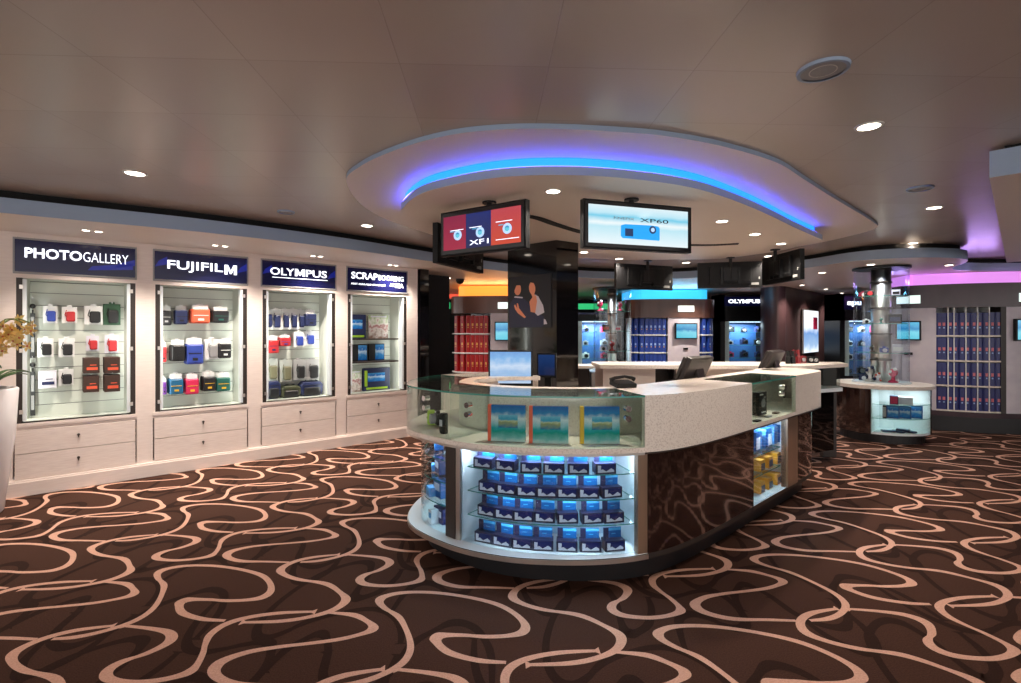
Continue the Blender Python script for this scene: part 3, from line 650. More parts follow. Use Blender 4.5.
for a, b_ in ((g0-8, j447), (j455, j638), (j751, j785)): bandpart('front_glass', 'glass_blue', [(a, b_, .098 if b_ != j785 else .075, .104 if b_ != j785 else .081, .172, .762)])
radial('front_edge', j785, .172, .76, 'black', .08, .11)
m = MB()
for a in (i455+1,):
    p, _ = CL.frame(457.5, .095, iL, iR); m.cyl((p[0], p[1], .46), .006, .03, 8)
m.build('showcase_lock', 'sign_blue', ct)
# the upper band: stone where it is solid, clear glass over the showcases
for a, b_ in ((i646, i751), (i795, NB-1), (0, g0-4)): bandpart('stone_band', 'stone', [(a, b_, 0, .03, .80, 1.09)])
bandpart('inner_wall', 'stone', [(0, NB-1, .36, .39, .80, 1.06)])
bandpart('stone_top', 'stone_plain', [(i646, i751, .03, .36, 1.07, 1.09)])
bandpart('stone_top', 'stone_plain', [(i795, NB-1, .03, .36, 1.07, 1.09)]); bandpart('stone_top', 'stone_plain', [(0, NB-1, .36, .46, 1.06, 1.09)])
for a, b_ in ((g0-4, i447+1), (i447+1, i646), (i751, i795)):
    bandpart('curved_glass', 'glass', [(a, b_, .0, .007, .80, 1.08)])
for a, b_ in ((g0-4, i646), (i751, i795)):
    m = MB(); m.band(CL.off(-.003, a, b_), CL.off(.36, a, b_), 1.08, 1.09, 0, side=1); m.build('glass_top', ['glass_teal', 'glass_edge'], ct)
for i in (i447, i646-1, i751, i795-1): radial('glass_divider', i, .80, 1.08, 'glass_teal', .0, .36)
# round glass clamps
for px, lst in ((467.5, (1.02, .965)), (628, (1.02, .965)), (783.5, (1.02, .965)), (425, (1.03, .97))):
    for z in lst:
        p, a = CL.frame(px, -.004, iL, iR+1); m = MB((p[0], p[1], z), a); m.cyl((0, -.012, 0), .017, .04, 14, 0, 'y'); m.build('glass_clamp', 'chrome', ct, smooth=False)
m = MB(); m.prism(CL.off(.37, 8, 26)+[(-.12, 3.83), (-.1, 4.0)], 1.062, 1.089); m.build('corner_top', 'stone_plain', ct)
# cool lamps inside the showcases
def strip_lamp(pxs, d, z, e, lo=iL, size=(.5, .03), col=(.80, .9, 1)):
    for px in pxs:
        p, a = CL.frame(px, d, lo, iR+1)
        lamp('AREA', 'showcase_lamp', (p[0]-.5, p[1]-3.0, z), e, col, size[0], size[1], rot=(math.radians(12), 0, a), parent=ct)
strip_lamp((490, 548, 606), .13, .755, 1.3, size=(.25, .03)); strip_lamp((430,), .16, .755, 1.6, size=(.2, .03)); strip_lamp((770,), .13, .755, 2.2, size=(.2, .03))
for a, b_ in ((j455+1, j638), (g0-5, j447-1), (j751+1, j785)): bandpart('lamp_strip', 'led_cool', [(a, b_, .112, .125, .762, .771)])
# low light between shelves: small lamps in the end posts
for px in (462, 632):
    p, a = CL.frame(px, .2, iL, iR+1); lamp('AREA', 'showcase_lamp', (p[0]-.5, p[1]-3.0, .45), .5, (.8, .9, 1), .5, .05, rot=(0, math.radians(-90 if px < 500 else 90), a), parent=ct)
for z in (.33, .475, .62):
    for px in (515, 580):
        p, a = CL.frame(px, .125, iL, iR+1); lamp('AREA', 'showcase_lamp', (p[0]-.5, p[1]-3.0, z-.01), .2, (.8, .9, 1), .3, .015, rot=(math.radians(35), 0, a), parent=ct)

# ------------------------------------------------------------------ camera boxes on the showcase shelves
mat('box_navy', (22, 34, 96), .3); mat('box_cyan', (20, 88, 150), .3); mat('box_sky', (70, 160, 210), .3); mat('box_dark', (40, 40, 66), .3); mat('box_white', (230, 232, 240), .3)
cb = thing('camera_box', 'x', 'camera box')
m = MB(); m.bb(-.061, .061, -.035, .035, 0, .062, 0); bx = m.build('carton', ['box_dark'], cb, bevel=.0015)
m = MB(); m.bb(-.048, .05, -.037, -.035, .022, .056, 0); m.build('picture_panel', 'box_navy', bx)
m = MB(); m.raw([(-.05, -.0375, .02), (-.02, -.0375, .03), (.0, -.0375, .016), (.03, -.0375, .034), (.048, -.0375, .022), (.048, -.0375, .012), (-.05, -.0375, .01)], [(0, 1, 2, 6), (2, 3, 4, 5), (2, 5, 6)], 0)
m.raw([(-.05, -.0375, .022), (-.032, -.0375, .022), (-.03, -.0375, .05), (-.05, -.0375, .052)], [(0, 1, 2, 3)], 0); m.build('white_swoosh', 'box_white', bx)
m = MB(); m.bb(-.055, .055, .012, .016, .056, .122, 0); hc = m.build('header_card', 'box_cyan', cb)
m = MB(); m.bb(-.0555, -.024, .010, .0125, .062, .121, 0); m.build('logo_block', 'box_dark', hc)
m = MB(); m.bb(-.022, .054, .0105, .0122, .104, .12, 0); m.bb(-.005, .02, .0105, .0122, .083, .087, 0); m.build('bright_band', 'box_sky', hc)
rows = [(SH[0], [485, 507, 531, 554, 578, 604]), (SH[1], [490, 508, 527.5, 547, 567, 588, 610]), (SH[2], [489, 506, 524, 545, 567, 591, 612]), (.172, [486, 504, 523, 543, 567, 590, 613])]
rn_ = ['top', 'second', 'third', 'bottom']; pls = []
for r, (z, xs) in enumerate(rows):
    for k, px in enumerate(xs):
        p, a = CL.frame(px, .15 if r == 0 else .17, iL, iR+1)
        lab = 'small blue camera box, %s from left on the %s row of the counter showcase' % (ORD[k] if k < len(xs)-1 else 'last', rn_[r])
        pls.append(((p[0], p[1], z+.001), a+random.Random(k+9*r).uniform(-.05, .12), lab, 'camera boxes in the counter showcase'))
spread(cb, pls)
# photo albums in the glass band
for k, (px, tilt) in enumerate(((508.5, 0), (550.5, 0), (601.5, 0))):
    p, a = CL.frame(px, .13, iL, iR+1); a = a*.5-.02
    t = thing('photo_album', ['left', 'middle', 'right'][k]+' of three turquoise photo albums with orange spine in the glass counter', 'album', (p[0], p[1], .801), a, 'turquoise albums in the counter')
    m = MB((p[0], p[1], .801), a); m.box((0, 0, .108), (.205, .028, .214), 0); m.build('cover', 'album_cover', t, bevel=.002)
    m = MB((p[0], p[1], .801), a); m.box((.0, -.0155, .12), (.115, .003, .075), 0); m.build('cover_picture', 'album_inset', t)
    m = MB((p[0], p[1], .801), a); m.box((-.113, .004, .108), (.022, .034, .214), 0); m.build('spine', 'p_orange' if k < 2 else 'p_yellow', t, bevel=.003)
    m = MB((p[0], p[1], .801), a); m.box((.03, .045, .05), (.16, .06, .004), 0, rx=.9); m.build('easel_back', 'stone_plain', t)
# small goods in the left rounded end: binoculars, lime case, blue glasses below
def obj_at(px, d, z): 
    p, a = CL.frame(px, d, iL, iR+1); return (p[0], p[1], z), a
loc, a = obj_at(438, .2, .801)
t = thing('camera', 'dark grey camera with a round lens in the left rounded end of the glass counter', 'camera', loc, a)
m = MB(loc, a); m.box((0, 0, .05), (.1, .035, .075)); m.build('body', 'black', t, bevel=.006); m = MB(loc, a); m.cyl((-.015, -.05, .052), .034, .035, 18, 0, 'y'); m.build('lens', 'p_grey', t); m = MB(loc, a); m.box((0, 0, .097), (.03, .02, .02)); m.build('viewfinder', 'black', t)
loc, a = obj_at(444, .1, .801)
t = thing('camera_battery', 'slim black gadget standing by the glass joint at the left counter end', 'gadget', loc, a)
m = MB(loc, a); rbox(m, (0, 0, .065), (.04, .03, .13), 0); m.build('body', 'black', t); m = MB(loc, a); m.box((0, -.026, .07), (.024, .003, .04)); m.build('display', 'p_lilac', t)
loc, a = obj_at(430, .17, .801)
t = thing('camera_case', 'lime green camera case on the white deck of the left counter end', 'case', loc, a)
m = MB(loc, a); rbox(m, (0, 0, .05), (.06, .04, .1), 0, .4); m.build('case_body', 'p_lime', t); m = MB(loc, a); m.box((0, -.032, .05), (.04, .003, .01)); m.build('buckle', 'p_olive', t)
for k, (px, d, z, w_, h, c_) in enumerate(((437, .22, .628, .1, .07, 'box_cyan'), (441, .22, .483, .11, .1, 'box_navy'), (431, .2, .483, .07, .045, 'p_sky'), (441, .2, .337, .11, .12, 'box_cyan'), (432, .16, .337, .08, .06, 'p_sky'), (442, .2, .173, .12, .1, 'box_navy'), (434, .15, .173, .05, .09, 'case_white'))):
    loc, a = obj_at(px, d, z)
    t = thing('gift_box', ['pale blue box on the top shelf of the left rounded showcase', 'tall navy box on the middle shelf of the left rounded showcase', 'low light blue box on the middle shelf of the left rounded showcase', 'tall cyan box on the lowest glass shelf of the left rounded showcase', 'low light blue box on the lowest glass shelf of the left rounded showcase', 'navy box on the floor of the left rounded showcase', 'slim white box on the floor of the left rounded showcase'][k], 'box', loc, a, 'boxes in the left rounded showcase')
    m = MB(loc, a); m.box((0, 0, h/2), (w_, .06, h)); m.build('carton', c_, t, bevel=.002); m = MB(loc, a); m.box((0, -.031, h*.6), (w_*.7, .002, h*.4)); m.build('printed_label', 'box_white' if k % 2 else 'box_sky', t)
# right glass box of the band: boxed black camera, small cards
loc, a = obj_at(759.5, .12, .801)
t = thing('boxed_camera', 'square black box with a camera picture inside the right glass case of the counter', 'box', loc, a)
m = MB(loc, a); m.box((0, 0, .095), (.15, .05, .175)); m.build('carton', 'black', t, bevel=.002)
m = MB(loc, a); m.cyl((.0, -.031, .1), .034, .005, 20, 0, 'y'); m.box((.03, -.027, .14), (.03, .003, .012)); m.build('printed_lens', 'p_grey', t); m = MB(loc, a); m.box((-.03, -.027, .165), (.06, .002, .01)); m.box((.01, -.027, .03), (.08, .002, .008)); m.build('printed_text', 'print_white', t)
for k, px in enumerate((757, 768, 776)):
    loc, a = obj_at(px, .03+.02*k, .801)
    m = MB(loc, a); m.box((0, 0, .006), (.07, .035, .01), 0); o = m.build('memory_card_pack', ['p_black', 'p_grey', 'p_brown'][k], None, bevel=.001)
    setp(o, '%s flat card pack lying in the right glass case of the counter' % ['black', 'grey', 'brown'][k], 'card pack', 'card packs in the right glass case')
# right lower case: blue packs above, orange boxes below
def pack(nm, lab, cat, px, d, z, w_, h, dp, c1, c2, grp):
    loc, a = obj_at(px, d, z); t = thing(nm, lab, cat, loc, a, grp)
    m = MB(loc, a); m.box((0, 0, h/2), (w_, dp, h)); m.build('carton', c1, t, bevel=.003)
    m = MB(loc, a); m.box((w_*.05, -dp/2-.001, h*.4), (w_*.8, .003, h*.6)); m.build('front_print', c2, t)
for k, px in enumerate((754, 760, 766, 772, 778)):
    pack('film_pack', 'blue and white film pack, %s from left in the right showcase' % ORD[k], 'film pack', px, .2, .502, .085, .15, .06, 'p_sky' if k % 2 else 'box_cyan', 'box_white' if k % 2 == 0 else 'box_cyan', 'blue film packs in the right showcase')
for r, z in enumerate((.346, .173)):
    for k, px in enumerate((755, 763, 771.5, 779.5)):
        pack('film_box', 'orange film box, %s from left on the %s of the right showcase' % (ORD[k], ['lower shelf', 'floor'][r]), 'film box', px, .2, z, .085, .09, .12, 'film_orange', 'film_grey', 'orange film boxes in the right showcase')

# ------------------------------------------------------------------ things on and behind the counter
def monitor_front(lab, px, Y, zc, w_, h, rz, scr, back='black'):
    X = (px-CX)/F*Y; loc = (X, Y, .765); t = thing('computer_monitor', lab, 'monitor', loc, rz, 'computer monitors at the counter')
    z = zc-.765
    m = MB(loc, rz); m.box((0, .012, z), (w_, .03, h)); m.box((0, .04, z), (w_*.7, .03, h*.7)); m.build('housing', back, t, bevel=.004)
    m = MB(loc, rz); m.box((0, -.0045, z+.004), (w_-.03, .003, h-.035)); m.build('screen', scr, t)
    m = MB(loc, rz); m.box((0, .06, z*.5), (.06, .03, z), 0); m.box((0, .05, .008), (.22, .16, .016)); m.build('stand', 'black', t, bevel=.003)
monitor_front('black computer monitor with a pale blue screen behind the left end of the counter', 510.5, 3.98, 1.155, .355, .285, -.05, 'screen_desk')
for x, y in ((.2, 4.5), (1.2, 4.2), (2.4, 5.1)): m = MB(); m.bb(x-.02, x+.02, y-.02, y+.02, 0, .735); m.build('desk_leg', 'dark_steel', ct)
monitor_front('small computer monitor with a dim blue screen by the black column', 546.5, 4.5, 1.14, .18, .22, -.3, 'screen_dim')
def monitor_back(lab, px, Y, ztop, w_, rz, lean):
    X = (px-CX)/F*Y; loc = (X, Y, .765); t = thing('computer_monitor', lab, 'monitor', loc, rz, 'computer monitors at the counter'); h = .3
    m = MB(loc, rz); m.box((0, 0, ztop-.765-h/2), (w_, .03, h), 0, rx=lean); m.box((0, -.035, ztop-.765-h/2+.01), (w_*.94, .045, h*.9), 0, rx=lean); m.build('housing', 'monitor_back', t, bevel=.008)
    m = MB(loc, rz)
    for k in range(9): m.box((-w_*.4+k*w_*.1, -.068, ztop-.765-.055), (.008, .012, .05), 0, rx=lean)
    m.build('vent_grille', 'black', t)
    m = MB(loc, rz); m.box((.02, -.1, (ztop-.765)*.45), (.12, .03, (ztop-.765)*.8), 0, rx=-.25); m.box((.0, -.08, .01), (.24, .2, .02)); m.build('stand', 'dark_brown', t, bevel=.004)
    m = MB(loc, rz); m.box((0, .018, ztop-.765-h/2), (w_-.04, .003, h-.04), 0, rx=lean); m.build('screen', 'black_gloss', t)
monitor_back('dark brown back of a computer monitor behind the middle of the counter', 690, 3.95, 1.265, .40, .75, .42)
monitor_back('dark brown back of a computer monitor behind the right end of the counter', 768, 5.0, 1.27, .42, .8, .42)
loc = ((622-CX)/F*3.5, 3.5, 1.09); dk = CL
loc = (.72, 3.2, 1.091)
t = thing('telephone', 'black desk telephone lying on the counter top left of the monitor back', 'telephone', loc, .3)
m = MB(loc, .3); m.box((0, 0, .02), (.14, .11, .03), 0, rx=.15); m.build('base', 'black', t, bevel=.006)
m = MB(loc, .3); m.tube([(-.1, -.02, .05), (-.07, -.02, .062), (0, -.02, .07), (.05, -.02, .06), (.07, -.02, .05)], [.014, .011, .009, .011, .015], 8); m.build('handset', 'black', t)
# desk inside the ring
m = MB(); m.prism(CL.off(.47, 32, NB-9)+[(2.5, 5.28), (1.9, 5.0), (1.15, 4.3), (.75, 4.12), (.45, 4.66), (.1, 4.6), (-.18, 4.2)], .735, .765, 0); m.build('staff_desk', 'stone_plain', ct)

# black column with the couple's portrait
cp = [(-.03, 5.43), (.46, 5.0), (.70, 5.17), (.24, 5.62)]
m = MB(); m.prism(cp, 0, 2.36); t = struct('column', m, 'black_gloss'); t['kind'] = 'structure'
ax, ay = cp[0]; bx_, by_ = cp[1]; L = hypot(bx_-ax, by_-ay); ca = atan2(by_-ay, bx_-ax)
pt = thing('portrait_poster', 'portrait poster on the black column, man in dark suit embracing woman in white dress', 'poster', (ax, ay, 0), ca)
def Q(nm, poly, m_, lay, par=pt):
    """flat printed shape on the poster; u across 0..1, v up 0..1"""
    m = MB((ax, ay, 0), ca); U0, U1, V0, V1 = .025, L-.07, 1.49, 2.02
    n = len(poly); y = -.012-.0006*lay
    vs = [(U0+(U1-U0)*u, y, V0+(V1-V0)*v) for u, v in poly]
    m.raw(vs, [tuple(range(n))]); return m.build(nm, m_, par)
m = MB((ax, ay, 0), ca); m.bb(.02, L-.06, -.012, 0, 1.485, 2.03); m.build('poster_board', 'poster_dark', pt)
def oval(cx, cy, rx, ry, n=14, a=0): return [(cx+rx*cos(2*pi*k/n)*cos(a)-ry*sin(2*pi*k/n)*sin(a), cy+rx*cos(2*pi*k/n)*sin(a)+ry*sin(2*pi*k/n)*cos(a)) for k in range(n)]
Q('printed_suit', [(.02, .0), (.02, .45), (.1, .56), (.2, .62), (.34, .6), (.48, .5), (.6, .34), (.86, .2), (.88, .06), (.8, 0)], 'pr_suit', 1)
Q('printed_dress', [(.62, .62), (.7, .64), (.84, .42), (.87, .28), (.72, .22), (.62, .3)], 'pr_white', 2)
Q('printed_skin', [(.55, .3), (.52, .5), (.6, .6), (.68, .62), (.7, .5), (.66, .28)], 'pr_skin', 3)
Q('printed_face', oval(.23, .76, .085, .12), 'pr_skin', 3); Q('printed_face', oval(.585, .76, .075, .125, a=.15), 'pr_skin', 3)
Q('printed_skin', [(.56, .66), (.62, .7), (.66, .6), (.6, .56)], 'pr_skin', 2)
Q('printed_hair', [(.12, .78), (.13, .88), (.2, .92), (.3, .9), (.33, .84), (.2, .84), (.16, .76), (.14, .72)], 'pr_hair', 4)
Q('printed_hair', [(.54, .88), (.62, .93), (.72, .88), (.76, .72), (.72, .6), (.66, .64), (.67, .78), (.62, .86)], 'pr_hair', 4)
Q('printed_collar', [(.14, .6), (.16, .625), (.36, .6), (.35, .575)], 'pr_white', 4)
Q('printed_hand', [(.14, .44), (.17, .46), (.22, .38), (.21, .48), (.24, .48), (.27, .38), (.38, .26), (.44, .2), (.4, .18), (.24, .28), (.17, .36)], 'pr_skin', 5)
Q('printed_cuff', [(.86, .16), (.9, .14), (.94, .06), (.86, .05)], 'pr_white', 5)
m = MB((ax, ay, 0), ca); m.bb(L*.1, L*.96, -.02, -.012, .9, 1.2); 

# rear counter closing the staff area
rc = thing('rear_counter', 'straight pale rear counter with a dark open cubby, behind the computer monitors', 'counter', (2.0, 5.45, 0))
m = MB(); m.bb(.99, 1.55, 5.35, 5.4, 0, 1.05); m.bb(1.77, 3.0, 5.35, 5.4, 0, 1.05); m.bb(1.55, 1.77, 5.35, 5.4, 0, .8); m.bb(1.55, 1.77, 5.6, 5.62, .8, 1.05, 0); m.bb(.99, 1.03, 5.4, 5.85, 0, 1.05); m.build('front_board', 'cabinet_wood', rc)
m = MB(); m.bb(1.56, 1.76, 5.58, 5.6, .8, 1.05); m.bb(1.55, 1.56, 5.4, 5.6, .8, 1.05); m.bb(1.76, 1.77, 5.4, 5.6, .8, 1.05); m.bb(1.55, 1.77, 5.4, 5.6, .79, .8); m.build('cubby', 'dark_brown', rc)
m = MB(); m.prism([(.95, 5.3), (3.05, 5.2), (3.75, 5.55), (3.85, 5.85), (.95, 5.88)], 1.05, 1.09); m.build('counter_top', 'stone', rc, bevel=.003)
m = MB(); m.prism([(3.05, 5.32), (3.62, 5.6), (3.7, 5.8), (3.05, 5.8)], .12, .78); m.build('base_cabinet', 'black_gloss', rc)
m = MB(); m.prism([(3.03, 5.26), (3.7, 5.57), (3.78, 5.8), (3.03, 5.8)], .78, .82); m.build('shelf', 'case_white', rc)
m = MB(); m.prism([(3.03, 5.28), (3.68, 5.58), (3.76, 5.8), (3.03, 5.8)], .82, 1.05, 0); m.build('glass_case', 'glass_teal', rc)
m = MB(); m.bb(3.0, 3.03, 5.25, 5.8, .0, 1.05); m.bb(3.6, 3.75, 5.75, 5.82, 0, 1.05); m.build('end_panel', 'dark_brown', rc)
for k, (x, y, h, c_) in enumerate(((3.08, 5.5, .14, 'black'), (3.17, 5.55, .15, 'p_darkred'), (3.27, 5.6, .08, 'p_darkred'), (3.35, 5.6, .075, 'black'), (3.42, 5.62, .07, 'black'))):
    loc = (x, y, 1.091); t = thing('binoculars' if k < 2 else 'compact_camera', ['tall black binoculars standing on the rear counter', 'red binoculars standing on the rear counter', 'small dark red camera beside the red binoculars', 'small black camera in the middle of the rear counter group', 'small black camera at the right of the rear counter group'][k], 'binoculars' if k < 2 else 'camera', loc, .1, 'goods standing on the rear counter')
    if k < 2:
        for s_x in (-.028, .028): m = MB(loc, .1); m.lathe([(.026, 0), (.026, h*.5), (.018, h*.6), (.018, h)], (s_x, 0, 0), 10); m.build('barrel', c_, t)
        m = MB(loc, .1); m.box((0, 0, h*.6), (.05, .015, .03)); m.build('bridge', 'black', t)
    else:
        m = MB(loc, .1); m.box((0, 0, h/2), (.075, .03, h)); m.build('body', c_, t, bevel=.004); m = MB(loc, .1); m.cyl((0, -.03, h/2), .02, .016, 12, 0, 'y'); m.build('lens', 'p_grey', t)
# low shelf unit left of the rear counter
t = thing('side_shelf', 'low dark shelf with a pale top between the black column and the rear counter', 'shelf', (.8, 6.2, 0))
m = MB(); m.bb(.78, 1.15, 6.0, 6.4, 1.0, 1.03); m.build('top', 'stone', t); m = MB(); m.bb(.8, .95, 6.02, 6.38, 0, 1.0); m.build('cabinet', 'dark_brown', t); m = MB(); m.bb(.98, 1.12, 6.05, 6.38, 0, .95); m.build('door', 'case_white', t)

# ================================================================== HUNG TELEVISIONS
def tv(lab, A, B, zt=2.31, zb=1.99, th=.05):
    """A, B: plan ends of the screen edge, left to right for someone who looks at the screen"""
    ax, ay = A; bx_, by_ = B; wd = hypot(bx_-ax, by_-ay); rz = atan2(by_-ay, bx_-ax); cx_, cy_ = (ax+bx_)/2, (ay+by_)/2
    loc = (cx_, cy_, zb); t = thing('television', lab, 'television', loc, rz, 'televisions hung from the ceiling disc')
    h = zt-zb; m = MB(loc, rz); m.bb(-wd/2, wd/2, 0, th, 0, h); m.bb(-wd*.32, wd*.32, th, th+.03, h*.15, h*.85); m.build('housing', 'tv_black', t, bevel=.004)
    m = MB(loc, rz); m.bb(-wd/2+.012, wd/2-.012, -.004, .0, .012, h-.012); m.build('bezel', 'black_gloss', t)
    m = MB(loc, rz); m.cyl((0, th+.05, h*.3), .018, 2.36-zb-h*.3, 12); m.box((0, th+.04, h*.5), (.16, .05, .16)); m.box((-.1, th+.04, h*.45), (.03, .04, .2)); m.box((.1, th+.04, h*.45), (.03, .04, .2)); m.build('ceiling_mount', 'black', t)
    m = MB(loc, rz); m.cyl((0, th+.05, 2.36-zb-.012), .05, .012, 16); m.build('mount_plate', 'black', t)
    return t, loc, rz, wd, h
def lit(parent, loc, rz, nm, x0, x1, z0, z1, m_, y=-.006):
    m = MB(loc, rz); m.bb(x0, x1, y, y+.002, z0, z1); return m.build(nm, m_, parent)
t, loc, rz, wd, h = tv('television showing three red, blue and orange panels with XF1, nearest the left wall', (-.51, 3.65), (.10, 3.24))
W_ = wd-.07; x0 = -W_/2
mat('scr_silver', (150, 170, 200), .3, emit=(150, 180, 220), es=.7); mat('scr_dark', (20, 30, 50), .3); mat('scr_white', (230, 230, 240), .3, emit=(220, 226, 245), es=.9)
sc = lit(t, loc, rz, 'screen', x0, x0+W_, .04, h-.04, 'screen_navy')
lit(sc, loc, rz, 'crimson_panel', x0, x0+W_*.31, .04, h-.04, 'screen_crimson', -.0075); lit(sc, loc, rz, 'orange_panel', x0+W_*.64, x0+W_, .04, h-.04, 'screen_orange', -.0075)
for k, (u, v) in enumerate(((.2, .13), (.5, .14), (.84, .155))):
    m = MB(loc, rz); m.cyl((x0+W_*u, -.0095, .14+.0), .036, .002, 24, 0, 'y'); lens = m.build('lens_picture', 'scr_silver', sc)
    m = MB(loc, rz); m.cyl((x0+W_*u, -.011, .14), .019, .002, 20, 0, 'y'); m.bb(x0+W_*u-.07, x0+W_*u-.03, -.0095, -.0085, .165, .172); m.build('lens_picture', 'screen_kiosk', sc)
for k, (u0, u1, v) in enumerate(((.36, .52, .178), (.7, .9, .19), (.1, .28, .175), (.7, .98, .07))):
    m = MB(loc, rz); m.bb(x0+W_*u0, x0+W_*u1, -.0085, -.0078, v, v+.004); m.build('thin_line', 'scr_white', sc)
def world_of(loc, rz, x, y, z): return (loc[0]+x*cos(rz)-y*sin(rz), loc[1]+x*sin(rz)+y*cos(rz), loc[2]+z)
text('lettering', 'XF1', sc, world_of(loc, rz, x0+W_*.36, -.009, .058), rz, .034, W_*.25, 'scr_white', bold=.004, depth=.0005)
t, loc, rz, wd, h = tv('television showing a blue waterproof camera and XP60 on a pale sky', (.47, 3.23), (1.26, 3.48))
W_ = wd-.07; x0 = -W_/2
sc = lit(t, loc, rz, 'screen', x0, x0+W_, .035, h-.035, 'screen_sky')
mat('cam_blue', (20, 120, 190), .3, emit=(20, 130, 200), es=.75); mat('cam_dark', (20, 50, 90), .3, emit=(20, 40, 80), es=.5); mat('text_dark', (40, 50, 60), .4)
u0 = x0+W_*.31; u1 = x0+W_*.7
m = MB(loc, rz); e = .012; y = -.0085
pr = [(u0+e, .075), (u1-.004, .072), (u1, .08), (u1, .155), (u1-e, .168), (u1-.06, .172), (u0+.03, .168), (u0, .158), (u0-.002, .09)]
m.raw([(a, y, b_) for a, b_ in pr], [tuple(range(len(pr)))]); cam_ = m.build('camera_picture', 'cam_blue', sc)
m = MB(loc, rz); m.cyl((u1-.055, -.0105, .142), .026, .002, 24, 0, 'y'); m.build('camera_lens', 'cam_dark', sc); m = MB(loc, rz); m.bb(u0+.03, u0+.09, -.0105, -.0095, .09, .14); m.build('camera_grip', 'cam_dark', sc)
m = MB(loc, rz); m.cyl((u1-.055, -.012, .142), .014, .002, 20, 0, 'y'); m.build('camera_lens', 'scr_silver', sc)
text('lettering', 'XP60', sc, world_of(loc, rz, x0+W_*.5, -.009, .19), rz, .026, W_*.29, 'text_dark', bold=.003, depth=.0005)
text('lettering', 'FINEPIX', sc, world_of(loc, rz, x0+W_*.24, -.009, .197), rz, .016, W_*.2, 'p_grey', depth=.0005)
backs = [('television turned to the left wall, its back below the XF1 television', (-.3, 4.72), (-.62, 3.97), 'grey'),
 ('black back of a television right of the black column, left of two', (2.14, 6.7), (1.32, 6.37), 'label'),
 ('black back of a television above the blue album stand, right of two', (3.11, 6.19), (2.38, 6.37), 'label'),
 ('black back of a television at the right tip of the ceiling disc, turned edge-on', (3.0, 5.05), (2.95, 5.9), 'label')]
mat('sticker', (120, 120, 116), .6)
for i, (lab, A, B, k) in enumerate(backs):
    if i == 3: A, B = B, A
    if i == 3: A, B = (3.06, 5.2), (3.04, 5.95)
    t, loc, rz, wd, h = tv(lab, A, B)
    m = MB(loc, rz); m.bb(-wd*.44, -wd*.33, .049, .052, .03, .06); m.bb(-wd*.46, -wd*.44, .049, .052, .1, .13); m.build('sticker', 'sticker', t)
    m = MB(loc, rz); [m.bb(-wd*.3+j*wd*.06, -wd*.3+j*wd*.06+.012, .08, .083, h*.25, h*.3) for j in range(10)]; m.build('vents', 'black_matte', t)

# ================================================================== BOOK STANDS WITH GLOWING COVES
def book(name_lab, mats_, w_, h, d):
    t = thing('photo_album', 'x', 'album')
    m = MB(); x = w_/2; y0 = -d/2
    pr = [(-x, y0+.008), (-x*.6, y0), (x*.6, y0), (x, y0+.008), (x, d/2), (-x, d/2)]
    m.prism(pr, 0, h, 0); m.build('cover', mats_[0], t)
    m = MB(); m.bb(-x*.4, x*.4, y0-.0015, y0, h*.42, h*.56, 0); m.build('spine_label', mats_[1], t)
    m = MB(); m.bb(-x*.25, x*.25, y0-.0015, y0, h*.3, h*.36, 0); m.build('spine_mark', mats_[2], t)
    return t
mat('al_red', (170, 26, 30), .35); mat('al_blue', (30, 62, 150), .35); mat('al_navy', (26, 34, 104), .35); mat('al_gold', (220, 170, 90), .3); mat('al_pink', (214, 110, 120), .4); mat('al_sky', (150, 180, 230), .4)
def stand(lab, ctr, outline, cove, wood, zf=(1.79, 2.13), lab_side=''):
    t = thing('album_stand', lab, 'display stand', ctr+(0,), 0, 'rounded album stands'); Ln = Line2(outline)
    m = MB(); m.band(Ln.off(.0), Ln.off(.5), 0, .22); m.build('plinth', 'toe', t)
    m = MB(); m.band(Ln.off(-.03), Ln.off(.5), .22, .29); m.build('base_band', wood, t)
    m = MB(); m.band(Ln.off(-.02), Ln.off(.45), zf[0], zf[1]); m.build('fascia', wood, t)
    m = MB(); m.band(Ln.off(.12), Ln.off(.16), zf[1], 2.30); m.build('cove_light', cove, t)
    m = MB(); m.band(Ln.off(.38), Ln.off(.42), .29, zf[0]); m.build('back_board', 'case_white', t)
    return t, Ln
def shelves(t, Ln, i0, i1, zs, mt='white'):
    for z in zs: m = MB(); m.band(Ln.off(-.005, i0, i1), Ln.off(.38, i0, i1), z-.022, z); m.build('shelf', mt, t)
def fill(Ln, pxs, zs, proto, what, rows_, lo, hi, grp, hh):
    pls = []
    for r, z in enumerate(zs):
        for k, px in enumerate(pxs):
            p, a = Ln.frame(px, .11, lo, hi)
            nth = ORD[k] if k < len(pxs)-1 else 'last'
            pls.append(((p[0], p[1], z), a, '%s, %s from left on the %s' % (what, nth, rows_[r]), grp))
    spread(proto, pls)
# right stand
C_, R_ = (7.3, 8.9), 1.9
arc = [(C_[0]+R_*cos(a), C_[1]+R_*sin(a)) for a in [math.radians(150+i*2.0) for i in range(0, 86)]]
arc = [p for p in arc if CX+F*p[0]/p[1] >= 897]; arc = [(arc[0][0]+.25, arc[0][1]+1.2), (arc[0][0]+.05, arc[0][1]+.3)]+arc
t, Ln = stand('big rounded stand of navy albums under the violet cove at the right edge', (7.3, 7.2), arc, 'cove_purple', 'bronze_dark')
n_ = len(arc); a0, a1 = Ln.idx(935, 0, 0, n_-20), Ln.idx(1002, 0, 0, n_)
shelves(t, Ln, a0, a1, (.31, .67, 1.03, 1.39), 'stone_plain')
m = MB(); m.band(Ln.off(.0, a0-2, a0), Ln.off(.38, a0-2, a0), .29, 1.79); m.build('side_post', 'panel_lilac', t); m = MB(); m.band(Ln.off(.0, a1, a1+1), Ln.off(.38, a1, a1+1), .29, 1.79); m.build('side_post', 'dark_brown', t)
